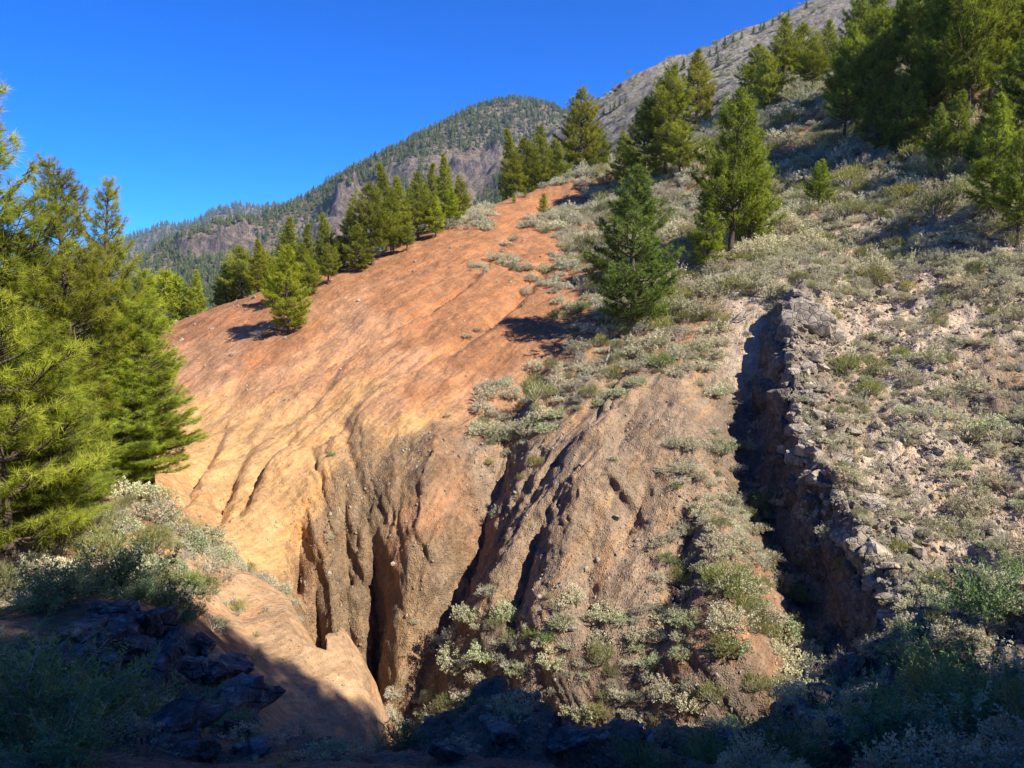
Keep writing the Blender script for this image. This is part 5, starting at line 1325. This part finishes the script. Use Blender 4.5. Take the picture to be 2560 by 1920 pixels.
PK = ['grey', 'broom', 'twig', 'grass']
NM = ['cushion_shrub', 'broom_shrub', 'twig_shrub', 'grass_tuft']
DESC = ['pale grey cushion shrub', 'green broom shrub', 'dry twiggy shrub', 'straw-coloured grass tuft']
TINTS = [[(1, .97, .93), (.93, .97, .84), (1.1, 1.07, 1.0), (.97, .91, .88)], [(1.05, 1.02, .9), (1.15, 1.08, .78), (.9, .9, .78)], [(1, .95, .9), (.85, .95, .75)], [(1, 1, .9)]]
LIMIT = [300, 220, 220, 160]
for kd in range(4):
    sel = chosen[kinds == kd]
    app = size[sel] / rr_[sel]
    sel = sel[np.argsort(-app)]
    named = []
    big, rest = sel[:LIMIT[kd]], sel[LIMIT[kd]:]
    for q, i in enumerate(big):
        s = size[i] * (1.1 if kd == 0 else (1.0 if kd < 3 else 0.55)); p = np.array([cx[i], cy[i], cz[i]])
        u, v = to_pix(p)
        o = link(NM[kd], PROTO[PK[kd]][q % len(PROTO[PK[kd]])], None, p, (random.uniform(-.12, .12), random.uniform(-.12, .12), random.uniform(0, 6.28)), (s, s * random.uniform(.8, 1.2), s * random.uniform(.75, 1.15)))
        o.color = (*TINTS[kd][random.randrange(len(TINTS[kd]))], 1)
        named.append((o, DESC[kd], float(u), float(v)))
    tell_apart(named, 'shrub' if kd < 3 else 'grass tuft')
    if len(rest):
        P = np.stack([cx[rest], cy[rest], cz[rest]], 1); n = len(rest)
        s = size[rest] * (1.1 if kd == 0 else (1.0 if kd < 3 else 0.55))
        rot = np.stack([RNG.uniform(-.12, .12, n), RNG.uniform(-.12, .12, n), RNG.uniform(0, 6.28, n)], 1)
        S = np.stack([s, s * RNG.uniform(.8, 1.2, n), s * RNG.uniform(.75, 1.15, n)], 1)
        protos = [m for m in PROTO[PK[kd]] for _ in TINTS[kd]]; cols = [c for _ in PROTO[PK[kd]] for c in TINTS[kd]]
        o = instancer('scrub', P, rot, S, protos, cols)
        tag(o, 'mass of small %ss covering the far scrub slope' % DESC[kd], 'scrub', None, 'stuff')

# pebbles and clods weathering out of the gritty walls
n_p = 80000
pr = np.sqrt(RNG.uniform(8 ** 2, 58 ** 2, n_p)); pt = RNG.uniform(R(-36), R(37), n_p); px_, py_ = pr * np.sin(pt), pr * np.cos(pt)
gi_ = np.clip(np.searchsorted(TH, pt), 0, len(TH) - 1); gj_ = np.clip(np.searchsorted(RR, pr), 0, len(RR) - 1)
ok = (RNG.random(n_p) < 0.15 + 0.85 * grit[gi_, gj_] ** 2 * sstep(-0.2, 0.3, fbm(px_ * 0.7, py_ * 0.7, 140, 3))) & ((smooth_spur[gi_, gj_] < 0.3) | (RNG.random(n_p) < 0.35))
ok &= (grit[gi_, gj_] > 0.25) | (RNG.random(n_p) < 0.16)
pw = V[gi_, gj_][ok]
ok2 = (pw[:, 2] + 0.1) / np.hypot(pw[:, 0], pw[:, 1]) > hor[gi_[ok], np.maximum(gj_[ok] - 3, 0)] - 0.01
pw = pw[ok2]; n = len(pw)
ps = np.exp(RNG.normal(size=n) * 0.5) * 0.035 * np.clip(np.hypot(pw[:, 0], pw[:, 1]) / 34, 1, 1.7)
o = instancer('gravel', pw, RNG.uniform(0, 6.28, (n, 3)), np.repeat(ps[:, None], 3, 1), PROTO['pebble'])
tag(o, 'small stones weathering out of the brown gully walls', 'gravel', None, 'stuff')
print('stones', n)

# broken stone strewn over the dry slope right of the ridge
n_p = 26000
pr = np.sqrt(RNG.uniform(13 ** 2, 42 ** 2, n_p)); pt = RNG.uniform(R(15), R(37), n_p); px_, py_ = pr * np.sin(pt), pr * np.cos(pt)
pz_ = ground(px_, py_); pu, pv = to_pix(np.stack([px_, py_, pz_], -1))
ok = (pv > 690) & (pv < 1700) & (pu > np.interp(pv, ridge_uv[:, 1], ridge_uv[:, 0]) - 5)
ok &= RNG.random(n_p) < 0.12 + 0.88 * sstep(-0.1, 0.35, fbm(px_ * 0.4, py_ * 0.4, 171, 3)) * sstep(500, 0, pu - np.interp(pv, ridge_uv[:, 1], ridge_uv[:, 0]))
pw = np.stack([px_, py_, pz_], 1)[ok]; n = len(pw); ps = np.exp(RNG.normal(size=n) * 0.5) * 0.075
o = instancer('rubble', pw, RNG.uniform(0, 6.28, (n, 3)), np.stack([ps, ps, ps * 0.7], 1), PROTO['chip'])
tag(o, 'broken pale stone strewn over the dry slope right of the ridge', 'rubble', None, 'stuff')
print('rubble', n)

# bleached dead wood
def dead_wood(seed, n=3):
    rg = np.random.default_rng(seed); ge = Geo()
    main = np.array([[0, 0, 0], [0.35, 0.05, 0.12], [0.8, -0.03, 0.2], [1.3, 0.06, 0.34]]); ge.tube(main, [0.07, 0.06, 0.045, 0.015], 6)
    for k in range(n):
        b0 = main[1 + k % 2] + rg.normal(size=3) * 0.03; d = unit(np.array([0.6, rg.normal(), 0.5 + rg.random()]))
        ge.tube(np.array([b0, b0 + d * 0.25 + [0, 0, 0.03], b0 + d * 0.5]), [0.035, 0.024, 0.006], 5)
    return ge.mesh('dead_branch', [M_DEAD], True)
for k, (u, v, w, tilt, lab) in enumerate([(1815,812,60,-0.2,'bleached dead branch lying in the scrub above the rock ridge'),(1512,925,50,-1.0,'pale upright snag beside the feathery bush under the blue-green pine'),
    (2215,1090,50,-0.2,'bleached dead branch on the dry slope right of the ridge')]):
    p = base_at(u, v); o = link('dead_branch', dead_wood(900 + k), None, p, (0, tilt, 0.8 * k), w / FPX * p[1])
    tag(o, lab, 'dead branch')

# forests on the mountain and on the far ridge, low scrub on the scree
def forest(GD, n, dens, hmin, hmax, name, label, protos, cols, cat='forest'):
    th, rr, X, Y, z = GD
    i = RNG.integers(1, len(th) - 1, n); q = RNG.random(n) ** 0.7; j = (q * (len(rr) - 2)).astype(int) + 1
    x, y, zz_ = X[i, j] + RNG.normal(size=n) * 2, Y[i, j] + RNG.normal(size=n) * 2, z[i, j]
    u, v = to_pix(np.stack([x, y, zz_], -1))
    hz = np.maximum.accumulate(z / rr[None], axis=1)
    vis = (zz_ + hmax) / rr[j] > hz[i, np.maximum(j - 1, 0)]
    keep = (RNG.random(n) < dens(x, y, zz_, u, v, i, j)) & vis
    P = np.stack([x, y, zz_ - 0.5], 1)[keep]; m = len(P); s = RNG.uniform(hmin, hmax, m)
    o = instancer(name, P, np.stack([0 * s, 0 * s, RNG.uniform(0, 6.28, m)], 1), np.stack([s * 1.05, s * 1.05, s], 1), protos, cols)
    tag(o, label, cat, None, 'stuff'); print(name, m)
    return o
def dens_m(x, y, z, u, v, i, j):
    sky = np.interp(u, [s[0] for s in SKY_M], [s[1] for s in SKY_M])
    top = 0.85 * sstep(70, 40, -45 * sstep(1000, 1250, u) + (v - sky) + 18 * fbm(x / 40, y / 40, 150, 3)) * np.where(u > 1000, 1.0, 0.95)
    patch = sstep(0.06, 0.20, fbm(x / 55, y / 75, 155, 3))
    lowf = sstep(620, 690, v + 25 * fbm(x / 50, y / 50, 158, 3)) * sstep(760, 600, u) * 0.9
    cliff = np.clip((u > 478) & (u < 640) & (v < 640) & (v > sky + 6), 0, 1) + np.clip((u > 825) & (u < 905) & (v > 480) & (v < 610), 0, 1)
    return np.clip(np.maximum(np.maximum(top, 0.55 * patch), lowf), 0, 1) * (1 - 0.95 * np.clip(cliff, 0, 1))
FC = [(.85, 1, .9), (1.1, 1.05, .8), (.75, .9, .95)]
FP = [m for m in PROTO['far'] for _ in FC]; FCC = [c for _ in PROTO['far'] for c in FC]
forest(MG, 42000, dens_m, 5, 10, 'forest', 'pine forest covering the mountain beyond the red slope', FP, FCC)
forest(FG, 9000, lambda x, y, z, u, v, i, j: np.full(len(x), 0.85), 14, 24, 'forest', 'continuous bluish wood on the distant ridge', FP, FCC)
hz_shrub = [PROTO['grey'][0], PROTO['grey'][2], PROTO['broom'][0]]
forest(SG, 9000, lambda x, y, z, u, v, i, j: sstep(-0.25, 0.3, fbm(x / 9, y / 9, 160, 3)) * 0.8, 0.5, 1.3, 'scrub', 'low grey scrub dotted over the pale scree hill', hz_shrub, [(1, .95, .92), (.8, .85, .72), (.8, .8, .7)], 'scrub')

# ------------------------------------------------------------------ the thin blue air of the valley
def haze_box():
    import bmesh
    bm = bmesh.new(); bmesh.ops.create_cube(bm, size=1.0)
    me = bpy.data.meshes.new('haze'); bm.to_mesh(me); bm.free()
    m, nt, out = new_mat('valley_haze'); b = NB(nt)
    pv = b.node('ShaderNodeVolumePrincipled')
    pv.inputs['Color'].default_value = (0.55, 0.78, 1.0, 1)
    pv.inputs['Density'].default_value = 0.00010
    pv.inputs['Anisotropy'].default_value = 0.2
    nt.links.new(pv.outputs[0], out.inputs['Volume'])
    me.materials.append(m)
    lo, hi = np.full(3, 1e9), np.full(3, -1e9)
    for q in (g, mount, farm, slope_o):
        c = np.empty(len(q.data.vertices) * 3, np.float32); q.data.vertices.foreach_get('co', c); c = c.reshape(-1, 3)
        lo = np.minimum(lo, c.min(0)); hi = np.maximum(hi, c.max(0))
    lo -= np.array([40, 40, 1.0]); hi += np.array([40, 40, 30.0])
    print('haze box', lo, hi)
    o = link('haze', me, None, (lo + hi) / 2, None, tuple(hi - lo))
    tag(o, 'thin blue haze in the air over the valley', 'haze', None, 'stuff')
    return o
haze_box()
